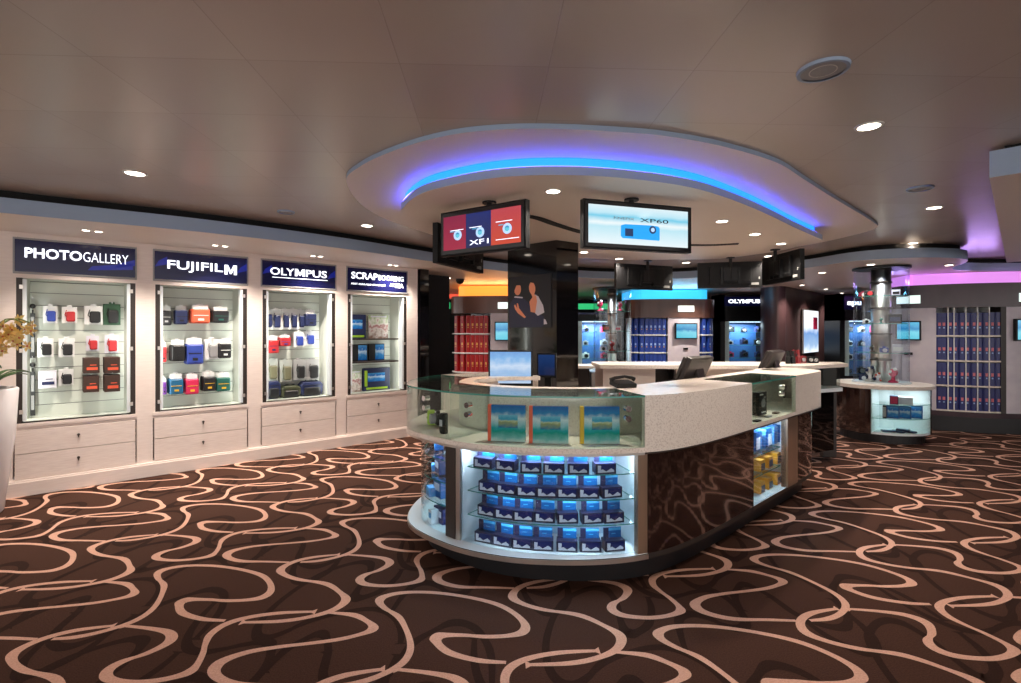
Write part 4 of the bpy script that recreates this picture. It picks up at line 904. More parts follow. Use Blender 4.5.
for px in (945.5, 956.5, 967.5, 979.5, 991):
    i = Ln.idx(px, 0, 0, n_); p, q2 = Ln.p[i], Ln.n[i]; m = MB((p[0], p[1], 0), atan2(q2[1], q2[0])+pi/2); m.bb(-.006, .006, .0, .3, .31, 1.79); m.build('divider', 'white', t)
m = MB(); m.band(Ln.off(.0, 1, a0-2), Ln.off(.05, 1, a0-2), .29, 1.79); m.build('side_panel', 'panel_lilac', t)
m = MB(); m.band(Ln.off(.0, a1+1, n_-1), Ln.off(.05, a1+1, n_-1), .29, 1.79); m.build('side_panel', 'panel_lilac', t)
pr = book('', ('al_navy', 'al_pink', 'al_sky'), .072, .325, .2)
fill(Ln, (938.5, 942.6, 948.6, 953.2, 959.6, 964.6, 970.8, 976.2, 982.6, 988, 994, 998.6), (1.39, 1.03, .67, .31), pr, 'navy album in the violet-lit stand', ('top shelf', 'second shelf', 'third shelf', 'bottom shelf'), 0, n_, 'navy albums on the right stand', .3)
def kiosk_face(t, Ln, px, w_, z0, z1, scr, lo, hi, label_z, lw, slot=True, d=-.005):
    p, a = Ln.frame(px, d, lo, hi); loc = (p[0], p[1], 0)
    m = MB(loc, a); m.bb(-w_/2, w_/2, -.05, .0, z0, z1); h = m.build('kiosk_screen', 'black', t, bevel=.004)
    m = MB(loc, a); m.bb(-w_/2+.02, w_/2-.02, -.053, -.05, z0+.02, z1-.02); m.build('screen', scr, h)
    m = MB(loc, a); m.bb(-lw/2, lw/2, -.035, -.02, label_z, label_z+.12); m.build('lit_label', 'lit_label', t)
    if slot: m = MB(loc, a); m.bb(-.05, .05, -.012, -.0, z0-.22, z0-.18); m.build('card_slot', 'black', t)
kiosk_face(t, Ln, 908.5, .3, 1.31, 1.6, 'screen_kiosk', 0, n_, 1.86, .28); kiosk_face(t, Ln, 1026, .34, 1.31, 1.62, 'screen_kiosk', 0, n_, 1.86, .22)
# far blue and red stands: straight fronts with rounded ends
def round_front(xl, xr, y, r=.35, deep=1.2):
    pts = [(xl, y+deep), (xl, y+r+.2)]
    pts += [(xl+r-r*cos(a), y+r-r*sin(a)) for a in [math.radians(k*9) for k in range(0, 10)]]
    pts += [(xl+r+(xr-xl-2*r)*k/24, y-.06*math.sin(pi*k/24)) for k in range(1, 24)]
    pts += [(xr-r+r*sin(a), y+r-r*cos(a)) for a in [math.radians(k*9) for k in range(0, 10)]]
    pts += [(xr, y+r+.2), (xr, y+deep)]
    return pts
pb = round_front(2.42, 4.25, 10.2)
t, Ln = stand('rounded stand of blue albums under the cyan cove beyond the rear counter', (3.3, 10.3), pb, 'cove_cyan', 'bronze', (1.72, 2.1))
n_ = len(pb); b0, b1, b2 = 3, Ln.idx(667, 0, 8, n_-8), Ln.idx(699, 0, 8, n_-6)
shelves(t, Ln, b0, b1, (.66, 1.02, 1.38)); shelves(t, Ln, b2, n_-6, (.66, 1.02, 1.38))
m = MB(); m.band(Ln.off(.0, b1, b2), Ln.off(.05, b1, b2), .29, 1.72); m.build('side_panel', 'panel_lilac', t)
m = MB(); m.bb(2.44, 2.475, 10.25, 10.6, .29, 1.72); m.build('side_post', 'white', t)
kiosk_face(t, Ln, 685.5, .46, 1.29, 1.61, 'screen_kiosk', 8, n_-6, 1.84, .33)
pr = book('', ('al_blue', 'al_sky', 'al_gold'), .085, .325, .2)
fill(Ln, (633, 637.5, 642, 646.2, 650.4, 654.6, 658.8, 663), (1.38, 1.02, .66), pr, 'blue album, left part of the cyan-lit stand', ('top shelf', 'middle shelf', 'lowest visible shelf'), 6, n_-6, 'blue albums on the far stand', .3)
pr = book('', ('al_blue', 'al_sky', 'al_gold'), .085, .325, .2)
fill(Ln, (701.5, 705.7, 710), (1.38, 1.02, .66), pr, 'blue album, right part of the cyan-lit stand', ('top shelf', 'middle shelf', 'lowest visible shelf'), 6, n_-2, 'blue albums on the far stand', .3)
pb = round_front(-1.12, .95, 9.3)
t, Ln = stand('rounded stand of red albums under the orange cove left of the black column', (-.1, 9.4), pb, 'cove_orange', 'bronze', (1.78, 2.1))
n_ = len(pb); b1 = Ln.idx(490, 0, 8, n_-8)
shelves(t, Ln, 3, b1, (.69, 1.05, 1.41))
m = MB(); m.band(Ln.off(.0, b1, n_-6), Ln.off(.05, b1, n_-6), .29, 1.78); m.build('side_panel', 'panel_lilac', t)
kiosk_face(t, Ln, 506, .42, 1.27, 1.62, 'screen_kiosk', 8, n_-6, 1.86, .3)
pr = book('', ('al_red', 'al_gold', 'al_gold'), .08, .325, .2)
fill(Ln, (456, 460.5, 465, 469.3, 473.6, 478, 482.3, 486.8), (1.41, 1.05, .69), pr, 'red album in the orange-lit stand', ('top shelf', 'middle shelf', 'bottom visible shelf'), 6, n_-6, 'red albums on the far left stand', .3)

for st_, (x, y, z), e, c_, s_ in ((0, (6.35, 7.45, 2.2), 2.5, (.55, .35, 1), 1.3), (1, (3.3, 10.25, 2.2), 4, (.25, .65, 1), 1.4), (2, (-.2, 9.35, 2.2), 3, (1, .45, .15), 1.4)):
    own = [o for o in bpy.data.objects if o.name.startswith('album_stand')]; own = min(own, key=lambda o: hypot(o.location.x-x, o.location.y-y))
    l_ = lamp('AREA', 'cove_lamp', (x-own.location.x, y-own.location.y, z), e, c_, s_, .06, rot=(math.radians(-100), 0, math.radians(-40) if st_ == 0 else 0), parent=own)
# ================================================================== GLASS TOWERS
def tower(lab, ctr, r_, R_base, zt, zc, col_r, g, px_win=None):
    t = thing('display_tower', lab, 'display tower', ctr+(0,), 0, 'round glass display towers'); fr = ctr+(0,)
    facing = atan2(-ctr[1], -ctr[0])
    if px_win:
        m = MB(fr); m.lathe([(R_base-.1, 0), (R_base-.1, .12)], seg=48); m.build('plinth', 'toe', t)
        a0, a1 = px_win; arc = lambda p, q, r, n=20: [(r*cos(p+(q-p)*k/n), r*sin(p+(q-p)*k/n)) for k in range(n+1)]
        m = MB(fr); m.band(arc(a1, a0+2*pi, R_base-.03, 40), arc(a1, a0+2*pi, R_base-.05, 40), .12, .70); m.build('drum', 'gloss_brown', t)
        m = MB(fr); m.lathe([(0, .12), (R_base-.04, .12), (R_base-.04, .15), (0, .15)], seg=48); m.build('floor_disc', 'case_white', t)
        m = MB(fr); m.band(arc(a0, a1, R_base-.42), arc(a0, a1, R_base-.44), .15, .70); m.build('back_panel', 'case_white', t)
        for a in (a0, a1): m = MB((ctr[0], ctr[1], 0), a); m.bb(R_base-.44, R_base-.04, -.008, .008, .15, .70); m.build('end_panel', 'case_white', t)
        m = MB(fr); m.band(arc(a0, a1, R_base-.03), arc(a0, a1, R_base-.036), .15, .70); m.build('window_glass', 'glass', t)
        for z in (.33, .51): m = MB(fr); m.band(arc(a0, a1, R_base-.04), arc(a0, a1, R_base-.42), z-.006, z, 0, side=1); m.build('glass_shelf', ['glass', 'glass_edge'], t)
        mid = (a0+a1)/2
        lamp('AREA', 'tower_lamp', ((R_base-.15)*cos(mid), (R_base-.15)*sin(mid), .69), 1.3, (.9, .95, 1), .4, .05, rot=(0, 0, mid+pi/2), parent=t)
    m = MB(fr); m.lathe([(0, .70), (R_base, .70), (R_base+.0, .745), (0, .745)], seg=56); m.build('round_top', 'stone', t)
    m = MB(fr); m.lathe([(r_, .765), (r_, zt)], seg=40); m.f = m.f[:-2]; m.m = m.m[:-2]; m.build('glass_cylinder', 'glass_blue', t, smooth=True)
    m = MB(fr); m.lathe([(0, .745), (r_+.02, .745), (r_+.02, .765), (0, .765)], seg=40); m.build('white_base', 'case_white', t)
    m = MB(fr); m.lathe([(col_r, .765), (col_r, zt)], seg=24); m.build('steel_column', 'steel', t, smooth=True)
    m = MB(fr)
    for z in (1.05, 1.4, 1.75, 2.1): m.lathe([(col_r+.012, z), (col_r+.012, z+.02)], seg=24)
    m.build('steel_ring', 'dark_steel', t)
    m = MB(fr); m.lathe([(0, zt), (r_+.02, zt), (r_+.02, zt+.025), (0, zt+.025)], seg=40); m.build('cap', 'black', t)
    for z in g:
        m = MB(fr); m.lathe([(col_r, z-.006), (r_-.02, z-.006), (r_-.02, z), (col_r, z)], seg=36); m.f = m.f[:-2]; m.m = m.m[:-2]; m.build('glass_shelf', 'glass', t)
        m = MB(fr); m.lathe([(r_-.02, z-.007), (r_-.014, z-.007), (r_-.014, z+.001), (r_-.02, z+.001)], seg=36); m.f = m.f[:-2]; m.m = m.m[:-2]; m.build('shelf_rim', 'glass_edge', t)
    lamp('SPOT', 'tower_lamp', (-(r_-.08)*sin(.6), -(r_-.08)*cos(.6), zt-.03), 12, (.9, .93, 1), .03, spot=100, parent=t)
    return t
TC = (5.06, 6.83)
base = atan2(-TC[1], -TC[0])
tower('round glass display tower on a dark drum base right of the counter', TC, .31, .565, 2.29, 0, .115, (1.16, 1.55, 1.92), (base-.2, base+1.35))
TB = (1.83, 9.0)
tower('second round glass display tower, far behind the telephone', TB, .33, .42, 2.2, 0, .08, (1.1, 1.45, 1.8))
def trinket(lab, cat, nm, ctr, px, z, kind, c1, c2, s=1, dist=.2, grp='goods in the glass towers'):
    v = (px-CX)/F; L = hypot(*ctr); ux, uy = ctr[0]/L, ctr[1]/L
    # on the shelf circle, at the place where this sight line passes nearest side of the column
    A = 1+v*v; B = -2*(v*ctr[0]+ctr[1]); Cc = ctr[0]**2+ctr[1]**2-dist**2; D = max(0, B*B-4*A*Cc); Y = (-B-sqrt(D))/(2*A); X = v*Y
    d_ = hypot(X-ctr[0], Y-ctr[1]); X = ctr[0]+(X-ctr[0])*dist/d_; Y = ctr[1]+(Y-ctr[1])*dist/d_
    rz = atan2(Y, X)-pi/2; loc = (X, Y, z); t = thing(nm, lab, cat, loc, rz, grp)
    if kind == 'camera':
        m = MB(loc, rz); m.box((0, 0, .035*s), (.1*s, .035*s, .066*s)); m.build('body', c1, t, bevel=.004); m = MB(loc, rz); m.cyl((.01*s, -.05*s, .034*s), .026*s, .035*s, 14, 0, 'y'); m.build('lens', c2, t); m = MB(loc, rz); m.box((0, 0, .076*s), (.035*s, .025*s, .02*s)); m.build('viewfinder', c1, t)
    elif kind == 'box':
        m = MB(loc, rz); m.box((0, 0, .055*s), (.13*s, .05*s, .11*s)); m.build('carton', c1, t, bevel=.003); m = MB(loc, rz); m.box((0, -.026*s, .05*s), (.1*s, .002, .05*s)); m.build('printed_label', c2, t)
    else:
        m = MB(loc, rz); m.lathe([(.045*s, 0), (.05*s, .012*s), (.02*s, .03*s), (.015*s, .06*s), (.04*s, .09*s), (.045*s, .12*s), (.02*s, .15*s)], seg=7); m.build('body', c1, t); m = MB(loc, rz)
        for q in range(5): m.ball((.035*s*cos(q*1.3), .035*s*sin(q*1.3)-.01, (.03+.03*q)*s), .018*s, 0, 6, 4)
        m.build('stones', c2, t)
for a in ((863, 1.92, 'camera', 'p_crimson', 'p_white', 1.0, 'crimson camera on the top glass shelf of the near tower'), (869, 1.92, 'camera', 'black', 'p_red', 1.1, 'black and red camera on the top glass shelf of the near tower'), (896, 1.92, 'box', 'p_lilac', 'black', .7, 'pale box on the top glass shelf of the near tower'),
          (895, 1.55, 'box', 'black', 'p_navy', 1.1, 'black box on the middle glass shelf of the near tower'), (866, 1.55, 'camera', 'p_white', 'black', .8, 'white camera on the middle glass shelf of the near tower'), (881, 1.55, 'figure', 'glass_edge', 'steel', .5, 'small glassy figure on the middle glass shelf of the near tower'),
          (872, 1.16, 'figure', 'p_brown', 'p_olive', .6, 'brown figurine on the lower glass shelf of the near tower'), (884, 1.16, 'camera', 'p_blue', 'p_lilac', 1.0, 'blue camera on the lower glass shelf of the near tower'), (898, 1.16, 'box', 'p_lilac', 'p_white', 1.0, 'pale lilac box on the lower glass shelf of the near tower'),
          (870, .766, 'figure', 'steel', 'p_navy', 1.3, 'tall silver figurine at the foot of the near glass tower'), (878, .766, 'figure', 'p_white', 'p_orange', .8, 'white and orange figurine at the foot of the near glass tower'), (893, .766, 'figure', 'p_crimson', 'p_white', 1.2, 'crimson figurine at the foot of the near glass tower'), (862.5, .766, 'camera', 'p_navy', 'p_white', 1.0, 'navy camera at the foot of the near glass tower')):
    nm = {'camera': 'compact_camera', 'box': 'gift_box', 'figure': 'figurine'}[a[2]]
    trinket(a[6], {'camera': 'camera', 'box': 'box', 'figure': 'figurine'}[a[2]], nm, TC, a[0], a[1]+.001, a[2], a[3], a[4], a[5])
for a in ((600, 1.8, 'figure', 'p_crimson', 'p_white', 1.2, 'pink figurine at the top left of the far tower'), (620, 1.8, 'figure', 'p_crimson', 'p_lilac', 1, 'pink figurine at the top right of the far tower'), (606, 1.45, 'box', 'p_brown', 'p_orange', 1, 'brown box on the middle shelf of the far tower'), (618, 1.45, 'box', 'p_white', 'p_crimson', .8, 'white box on the middle shelf of the far tower'),
          (612, 1.1, 'figure', 'p_red', 'p_white', 1.2, 'red figurine on the lower shelf of the far tower'), (603, 1.1, 'camera', 'p_lilac', 'black', 1.1, 'pale camera on the lower shelf of the far tower'), (613, .766, 'box', 'p_white', 'p_navy', 1.4, 'white box at the foot of the far tower')):
    nm = {'camera': 'compact_camera', 'box': 'gift_box', 'figure': 'figurine'}[a[2]]
    trinket(a[6], {'camera': 'camera', 'box': 'box', 'figure': 'figurine'}[a[2]], nm, TB, a[0], a[1]+.001, a[2], a[3], a[4], a[5], .24)
# goods in the near tower's drum
def drum_item(lab, nm, cat, px, z, w_, h, d, c1, c2, rx=0, dist=.45, rr=0):
    v = (px-CX)/F; A = 1+v*v; B = -2*(v*TC[0]+TC[1]); Cc = TC[0]**2+TC[1]**2-dist**2; D = max(0, B*B-4*A*Cc); Y = (-B-sqrt(D))/(2*A); X = v*Y
    rz = atan2(Y, X)-pi/2+rr; loc = (X, Y, z); t = thing(nm, lab, cat, loc, rz, 'goods in the drum of the near tower')
    m = MB(loc, rz); m.box((0, 0, h/2), (w_, d, h)); m.build('body', c1, t, bevel=.002)
    m = MB(loc, rz); m.box((0, -d/2-.001, h/2), (w_*.8, .002, h*.8)) if h > .03 else m.box((0, 0, h+.001), (w_*.7, d*.6, .002)); m.build('cover_picture', c2, t)
drum_item('navy and red box on the upper shelf of the drum window', 'gift_box', 'box', 894, .511, .09, .11, .06, 'p_navy', 'p_crimson')
drum_item('flat white box on the upper shelf of the drum window', 'gift_box', 'box', 905.5, .511, .15, .1, .06, 'p_white', 'p_lilac')
for k, px in enumerate((893, 904.5, 916)): drum_item('blue picture folder, %s of three on the middle shelf of the drum window' % ORD[k], 'photo_folder', 'folder', px, .331, .135, .165, .03, 'box_cyan', 'folder_cover')
drum_item('black upright folder left of the blue folders in the drum window', 'photo_folder', 'folder', 884.5, .331, .04, .16, .06, 'black', 'p_grey')
for k, (px, rr, z) in enumerate(((888, .2, .151), (898, -.25, .151), (909, -.5, .151), (903, -.1, .172))): drum_item(['leftmost', 'second', 'rightmost', 'topmost'][k]+' navy booklet lying on the floor of the drum window', 'booklet', 'booklet', px, z, .14, .018, .09, 'p_navy', 'p_teal', rr=rr, dist=.42)

# ================================================================== FAR WALLS AND CABINETS
wb_ = MB(); fp = smooth([(5.1, 10.2), (5.08, 9.95), (5.18, 9.72), (5.36, 9.75)], 6)+[(8.3, 12.7), (8.1, 12.9), (5.4, 10.35)]
wb_.prism(fp, 0, ZS); struct('wall_bronze', wb_, 'bronze_wall')
dx, dy = (9.6-5.3)/hypot(4.3, 4.25), (14.0-9.75)/hypot(4.3, 4.25); ga = atan2(dy, dx)
# light box poster on that wall: between picture columns 802 and 817
def on_wall(px):
    r = (px-CX)/F; k = (r*9.74-5.37)/(dx-r*dy); return (5.37+dx*k, 9.74+dy*k)
p0, p1 = on_wall(802), on_wall(817); Lp = hypot(p1[0]-p0[0], p1[1]-p0[1]); z1_ = EYE+(HY-309)*p0[1]/F; z0_ = EYE+(HY-354)*p0[1]/F
t = thing('light_box', 'glowing white and blue light box poster with a red camera on the bronze wall', 'light box', (p0[0], p0[1], z0_), ga)
lc = (p0[0], p0[1], z0_)
m = MB(lc, ga); m.bb(0, Lp, -.03, 0, 0, z1_-z0_); m.build('frame', 'steel', t)
m = MB(lc, ga); m.bb(.02, Lp-.02, -.033, -.03, .02, z1_-z0_-.02); m.build('lit_picture', 'poster_light', t)
m = MB(lc, ga); m.bb(Lp*.62, Lp*.9, -.036, -.033, (z1_-z0_)*.55, (z1_-z0_)*.83); m.build('camera_picture', 'p_crimson', t)
p0 = on_wall(832); z_ = EYE+(HY-334)*p0[1]/F
m = MB((p0[0], p0[1], z_), ga); m.bb(-.08, .08, -.015, 0, -.1, .1); o = m.build('wall_switch', 'white', None); setp(o, 'small white switch plate on the bronze wall right of the light box', 'switch')
def glass_cabinet(lab, x0, x1, Y, sign, sw, zb=.0, ztop=2.05, cols=1, grp='far glass cabinets', seed=0, sz=(1.78, 1.98), words=''):
    t = thing('glass_cabinet', lab, 'cabinet', ((x0+x1)/2, Y, 0), 0, grp); w_ = x1-x0
    m = MB(); m.bb(x0-.1, x0, Y, Y+.5, 0, ztop); m.bb(x1, x1+.06, Y, Y+.5, 0, ztop); m.bb(x0, x1, Y, Y+.5, 0, .55); m.bb(x0-.1, x1+.06, Y, Y+.5, 1.66, ztop); m.build('case', 'black', t)
    m = MB(); m.bb(x0, x1, Y+.45, Y+.48, .55, 1.66); m.build('back_panel', 'cab_blue', t)
    m = MB(); m.bb(x0, x0+.1, Y+.02, Y+.45, .55, 1.66); m.build('side_lining', 'case_white', t)
    m = MB(); m.bb(x0, x1, Y+.0, Y+.006, .55, 1.66); m.build('door_glass', 'glass', t)
    m = MB(); m.bb(x0-.02, x1+.02, Y-.02, Y, sz[0], sz[1]); s_ = m.build('sign_panel', 'sign_navy', t)
    if sign: text('lettering', sign, s_, (x0+.06, Y-.024, sz[0]+.06), 0, .085, sw, 'letter_white', bold=.04)
    zs = (.58, .86, 1.14, 1.42)
    for z in zs[1:]: m = MB(); m.bb(x0+.1, x1, Y+.05, Y+.44, z-.008, z, 0, front=1); m.build('shelf', ['glass', 'glass_edge'], t)
    m = MB(); m.bb(x0+.1, x1-.03, Y+.1, Y+.14, 1.64, 1.66); m.build('lamp_tube', 'led_cool', t)
    lamp('AREA', 'cabinet_lamp', (0, .12, 1.62), 24, (.8, .9, 1), w_*.7, .05, parent=t)
    rnd = random.Random(seed); cols_ = ('black', 'p_white', 'p_grey', 'p_navy', 'p_crimson', 'p_lilac', 'black')
    shn = ('floor', 'lower shelf', 'middle shelf', 'top shelf'); n_ = max(2, int(w_/.26))
    for r, z in enumerate(zs):
        for k in range(n_):
            x = x0+.2+(w_-.28)*k/(n_-1); loc = (x, Y+.2, z+.001); s_ = rnd.uniform(1.3, 1.9)
            c_ = cols_[rnd.randrange(7)]
            tt = thing('camera', 'camera, %s from left on the %s of %s' % (ORD[k], shn[r], words), 'camera', loc, rnd.uniform(-.3, .3), 'cameras in the far glass cabinets')
            a = FR[tt][1]
            m = MB(loc, a); m.box((0, 0, .035*s_), (.09*s_, .035*s_, .064*s_)); m.box((0, 0, .074*s_), (.032*s_, .025*s_, .02*s_)); m.build('body', c_, tt)
            m = MB(loc, a); m.cyl((0, -.05*s_, .034*s_), .024*s_, .035*s_, 10, 0, 'y'); m.build('lens', 'p_grey' if c_ == 'black' else 'black', tt)
mat('cab_blue', (44, 84, 140), .5)
glass_cabinet('tall glass cabinet under the far OLYMPUS sign', 4.72, 5.62, 11.0, 'OLYMPUS', .7, seed=3, sz=(2.0, 2.2), ztop=2.25, words='the far OLYMPUS cabinet')
glass_cabinet('tall glass cabinet under the far PHOENIX sign, half hidden by the bronze wall', 5.78, 6.35, 11.0, 'PHOENIX', .7, seed=5, sz=(2.0, 2.2), ztop=2.25, words='the far PHOENIX cabinet')
glass_cabinet('wide glass cabinet under the aperture sign behind the near glass tower', 6.72, 8.35, 10.05, '', 1.5, seed=8, sz=(1.88, 2.15), ztop=2.2, words='the aperture cabinet')
cab = [o for o in bpy.data.objects if o.name.startswith('glass_cabinet') and 'aperture' in o['label']][0]
text('lettering', 'apuirrm', [c_ for c_ in kids(cab) if c_.name.startswith('sign_panel')][0], (6.75, 10.02, 1.94), 0, .13, .66, 'letter_white', bold=.05); text('lettering', 'rn', [c_ for c_ in kids(cab) if c_.name.startswith('sign_panel')][0], (7.75, 10.02, 1.98), 0, .1, .14, 'letter_white', bold=.05)
glass_cabinet('glass cabinet behind the far glass tower, left of the blue albums', 1.42, 2.1, 10.6, '', 1, seed=11, sz=(1.8, 1.84), ztop=1.84, words='the cabinet behind the far tower')
for nm, x0, x1, Y, z0, z1, m_ in (('ceiling_glow_1', 1.3, 2.6, 12.2, 1.98, 2.12, 'lit_green'), ('ceiling_glow_2', -2.2, -1.5, 12.4, 2.0, 2.16, 'lit_green'), ('ceiling_glow_3', -3.4, -1.2, 11.5, 2.2, 2.3, 'lit_red')):  # coloured light on the far ceilings is put into glowing strips
    m = MB(); m.bb(x0, x1, Y, Y+.05, z0, z1); struct(nm, m, m_)
t = thing('side_table', 'small pale table in the dark doorway at the end of the left wall', 'table', (-1.35, 8.6, 0))
m = MB(); m.bb(-1.48, -1.2, 8.4, 8.8, .93, .97); m.build('tabletop', 'stone', t)
for x in (-1.45, -1.23):
    for y in (8.44, 8.76): m = MB(); m.bb(x-.015, x+.015, y-.015, y+.015, 0, .93); m.build('leg', 'black', t)

# ================================================================== PLANTER WITH ORCHIDS
loc = (-4.19, 3.93, 0); t = thing('planter', 'tall tapered glossy white planter at the left edge', 'planter', loc)
m = MB(loc); m.lathe([(.135, 0), (.15, .02), (.215, .6), (.235, .985), (.225, .995), (.21, .985), (.2, .9)], seg=40); m.f = m.f[:-1]; m.m = m.m[:-1]; m.build('pot', 'planter_white', t, smooth=True)
m = MB(loc); m.lathe([(0, .92), (.205, .93), (.2, .9), (0, .9)], seg=24); m.build('soil', 'soil', t)
mat('leaf', (46, 84, 36), .35); mat('stem', (96, 112, 60), .5); mat('petal', (228, 200, 130), .5); mat('petal_heart', (190, 96, 70), .5)
rnd = random.Random(4)
pl_ = thing('orchid_plant', 'yellow flowering orchid with arching green leaves growing in the white planter', 'plant', (loc[0], loc[1], .93))
for k in range(16):
    a = rnd.uniform(0, 2*pi); L_ = rnd.uniform(.28, .45); hh = rnd.uniform(.12, .26); w_ = .028; vs = []; n_ = 8
    for i in range(n_+1):
        u = i/n_; r = L_*u; z = .93+hh*sin(u*pi*.62)*1.1; ww = w_*sin(pi*min(.97, u*.85+.12))
        cx_, cy_ = loc[0]+r*cos(a), loc[1]+r*sin(a); vs += [(cx_-sin(a)*ww, cy_+cos(a)*ww, z+.008), (cx_, cy_, z), (cx_+sin(a)*ww, cy_-cos(a)*ww, z+.008)]
    fs = []
    for i in range(n_): fs += [(3*i, 3*i+1, 3*i+4, 3*i+3), (3*i+1, 3*i+2, 3*i+5, 3*i+4)]
    m = MB(); m.raw(vs, fs); m.build('leaf', 'leaf', pl_, smooth=True)
for k in range(5):
    a = (-.5, .3, .05, 1.2, -1.3)[k]; path = []
    for i in range(9):
        u = i/8; path.append((loc[0]+.34*u**1.6*cos(a)*(1 if k < 3 else .8), loc[1]+.3*u**1.6*sin(a), .93+.62*sin(u*1.9)))
    m = MB(); m.tube(path, .005, 6); st_ = m.build('flower_stem', 'stem', pl_, smooth=True)
    for i in range(13):
        u = .45+.55*i/12; j = u*8; i0 = min(int(j), 7); f = j-i0; c_ = [path[i0][q]*(1-f)+path[i0+1][q]*f+rnd.uniform(-.035, .035) for q in range(3)]; c_[2] -= .17*rnd.random()**1.3; c_[2] -= .03
        m = MB(); tl = rnd.uniform(0, 6)
        for q in range(5):
            b_ = tl+q*2*pi/5; e1 = (.042*cos(b_), -.008+.01*sin(q), .042*sin(b_)); e2 = (.03*cos(b_+.5), -.012, .03*sin(b_+.5)); e3 = (.03*cos(b_-.5), -.012, .03*sin(b_-.5))
            m.raw([tuple(c_), (c_[0]+e3[0], c_[1]+e3[1], c_[2]+e3[2]), (c_[0]+e1[0]*1.2, c_[1]+e1[1], c_[2]+e1[2]*1.2), (c_[0]+e2[0], c_[1]+e2[1], c_[2]+e2[2])], [(0, 1, 2, 3)])
        m.ball((c_[0], c_[1]-.006, c_[2]), .008, 1, 6, 4); m.build('flower', ['petal', 'petal_heart'], st_)

# ================================================================== CEILING FIXTURES
ZL = {'m': ZC, 'd': 2.36, 's': ZS}
DLS = [(135, 173, 'm', .055, 'over the floor left of the ceiling disc, nearest the left wall'), (869, 126, 'm', .05, 'right of the round speaker grille'), (367, 225.5, 'm', .05, 'between the wall soffit and the ceiling disc'),
 (934, 207.5, 'm', .05, 'below the blue bulkhead at right'), (913, 243, 'm', .045, 'just before the right soffit arc'),
 (553, 191, 'd', .045, 'under the front of the ceiling disc, between the two lit televisions'), (722, 221, 'd', .045, 'under the ceiling disc, right of the XP60 television'), (755, 234, 'd', .045, 'under the right part of the ceiling disc'), (781, 243.5, 'd', .045, 'under the right tip of the ceiling disc'),
 (584, 252, 'd', .045, 'under the back of the ceiling disc beside the black column'), (619, 258.5, 'd', .045, 'under the back of the ceiling disc, above the left back-turned television'), (686, 262.5, 'd', .045, 'under the back of the ceiling disc between two back-turned televisions'), (768, 256, 'd', .04, 'under the disc edge by the edge-on television'),
 (86, 230, 's', .027, 'left one of the pair above the PHOTOGALLERY sign'), (98.5, 231.3, 's', .027, 'right one of the pair above the PHOTOGALLERY sign'), (215, 245, 's', .027, 'left one of the pair above the FUJIFILM sign'), (225, 246, 's', .027, 'right one of the pair above the FUJIFILM sign'),
 (313, 255.7, 's', .027, 'left one of the pair above the wall OLYMPUS sign'), (320.5, 256.2, 's', .027, 'right one of the pair above the wall OLYMPUS sign'), (390, 264.8, 's', .027, 'left one of the pair above the SCRAPBOOKING sign'), (396, 265.3, 's', .027, 'right one of the pair above the SCRAPBOOKING sign'),
 (446.6, 278, 's', .07, 'in the low ceiling before the red albums'), (871, 264.4, 's', .045, 'left one in the round soffit above the glass tower'), (949, 265, 's', .045, 'right one in the round soffit above the glass tower'), (963, 274, 's', .04, 'in front of the violet cove'), (822, 272.5, 's', .045, 'left of the glass tower cap'), (802, 285, 's', .04, 'above the near end of the bronze wall'), (826, 289, 's', .04, 'above the light box on the bronze wall'), (842, 293, 's', .04, 'over the far end of the bronze wall'), (750, 297, 's', .04, 'in front of the far OLYMPUS sign'), (640, 284, 's', .04, 'above the cyan cove stand, left'), (700, 286, 's', .04, 'above the cyan cove stand, right')]
def downlight(px, py, key, r, where, e, spot=120):
    z = ZL[key]; x, y = at(px, py, z); t = thing('downlight', 'small round recessed downlight '+where, 'downlight', (x, y, z), 0, 'recessed downlights')
    m = MB((x, y, z)); m.lathe([(r, -.006), (r*1.25, -.006), (r*1.3, 0), (r, 0)], seg=20); m.f = [f for f in m.f if len(f) == 4]; m.m = m.m[:len(m.f)]; m.build('ring', 'lamp_ring', t)
    m = MB((x, y, z)); m.lathe([(0, -.004), (r, -.004), (r, -.001), (0, -.001)], seg=20); m.build('lens', 'lamp_lens', t)
    lamp('SPOT', 'lamp', (0, 0, -.012), e, (1, .88, .77), .03, spot=spot, blend=.8, parent=t)
E = {'m': 30, 'd': 46, 's': 23}
for px, py, k, r, wh_ in DLS: downlight(px, py, k, r, wh_, E[k]*(3 if px in (446.6, 963, 640, 700, 802, 826, 750, 842) else (1.7 if k == 's' and px < 400 else 1)))
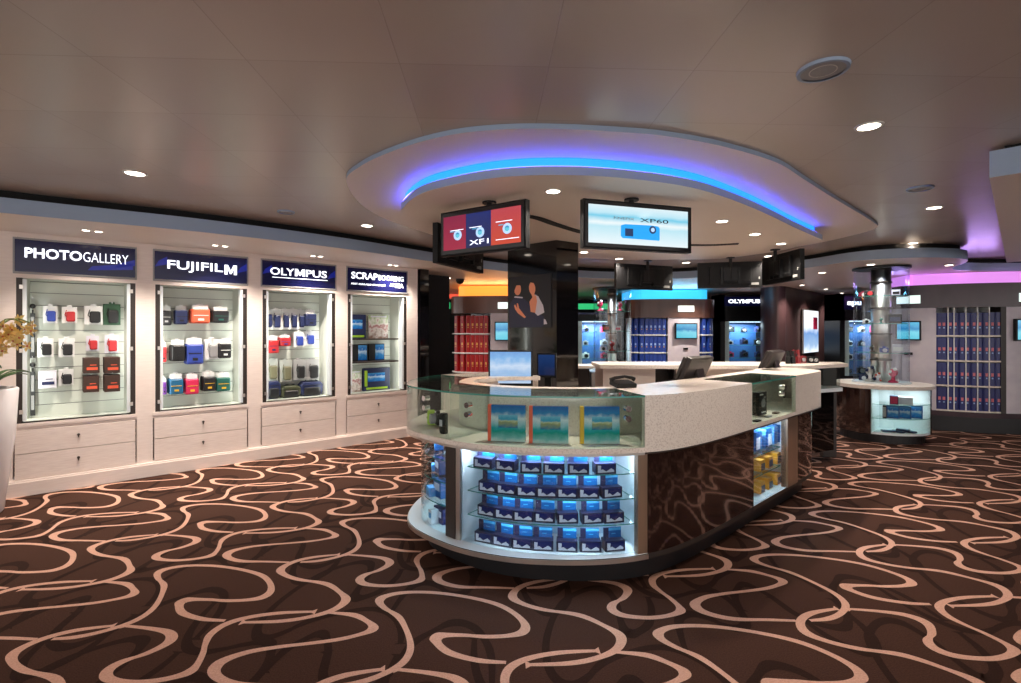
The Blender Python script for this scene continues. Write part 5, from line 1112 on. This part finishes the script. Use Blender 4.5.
for i, (x, y, e) in enumerate(((-2.6, .6, 26), (.4, .5, 16), (3.0, .6, 20), (-3.9, 2.0, 26), (-.8, -1.6, 40), (2.4, -1.8, 40), (5.2, 2.6, 26), (7.5, 4.6, 30), (-2.4, -2.4, 40))):  # downlights added out of view to light the near floor
    t = thing('downlight', 'added unseen downlight '+['above the near floor at left', 'above the near floor, nearest the camera', 'above the near floor at right', 'left before the PHOTOGALLERY cabinet', 'behind the camera in the middle', 'behind the camera at right', 'before the blue bulkhead', 'inside the blue bulkhead at far right', 'behind the camera at far left'][i], 'downlight', (x, y, ZC), 0, 'added downlights out of view')
    m = MB((x, y, ZC)); m.lathe([(.05, -.006), (.065, -.006), (.066, 0), (.05, 0)], seg=16); m.f = [f for f in m.f if len(f) == 4]; m.m = m.m[:len(m.f)]; m.build('ring', 'lamp_ring', t)
    m = MB((x, y, ZC)); m.lathe([(0, -.004), (.05, -.004), (.05, -.001), (0, -.001)], seg=16); m.build('lens', 'lamp_lens', t)
    lamp('SPOT', 'lamp', (0, 0, -.012), e, (1, .88, .78), .04, spot=130, blend=.9, parent=t)
def grille(px, py, r, lab, cat, nm, m1):
    x, y = at(px, py, ZC); t = thing(nm, lab, cat, (x, y, ZC))
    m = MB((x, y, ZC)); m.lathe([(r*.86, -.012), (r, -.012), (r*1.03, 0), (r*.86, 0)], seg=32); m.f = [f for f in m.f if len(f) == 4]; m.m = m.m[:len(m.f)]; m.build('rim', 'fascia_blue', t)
    m = MB((x, y, ZC)); m.lathe([(0, -.008), (r*.86, -.008), (r*.86, -.002), (0, -.002)], seg=32); m.build('mesh_cover', m1, t)
    m = MB((x, y, ZC))
    for q in (.5,): m.lathe([(r*q, -.0095), (r*(q+.04), -.0095), (r*(q+.04), -.008), (r*q, -.008)], seg=28)
    m.f = [f for f in m.f if len(f) == 4]; m.m = m.m[:len(m.f)]; m.build('ridge', 'lamp_ring', t)
grille(823, 69, .092, 'large round speaker grille in the ceiling at upper right', 'speaker', 'ceiling_speaker', 'plastic_grey')
grille(286, 211.5, .07, 'round air vent in the ceiling between wall soffit and disc', 'vent', 'ceiling_vent', 'plastic_grey')
grille(920, 188, .08, 'round air vent in the ceiling near the blue bulkhead', 'vent', 'ceiling_vent', 'plastic_grey')
x, y = at(460, 279, ZS); m = MB((x, y, ZS)); m.lathe([(0, -.09), (.05, -.07), (.07, -.03), (.07, 0)], seg=16); o = m.build('dome_camera', 'black', None, smooth=True); setp(o, 'small black dome camera under the low ceiling before the red album stand', 'security camera')
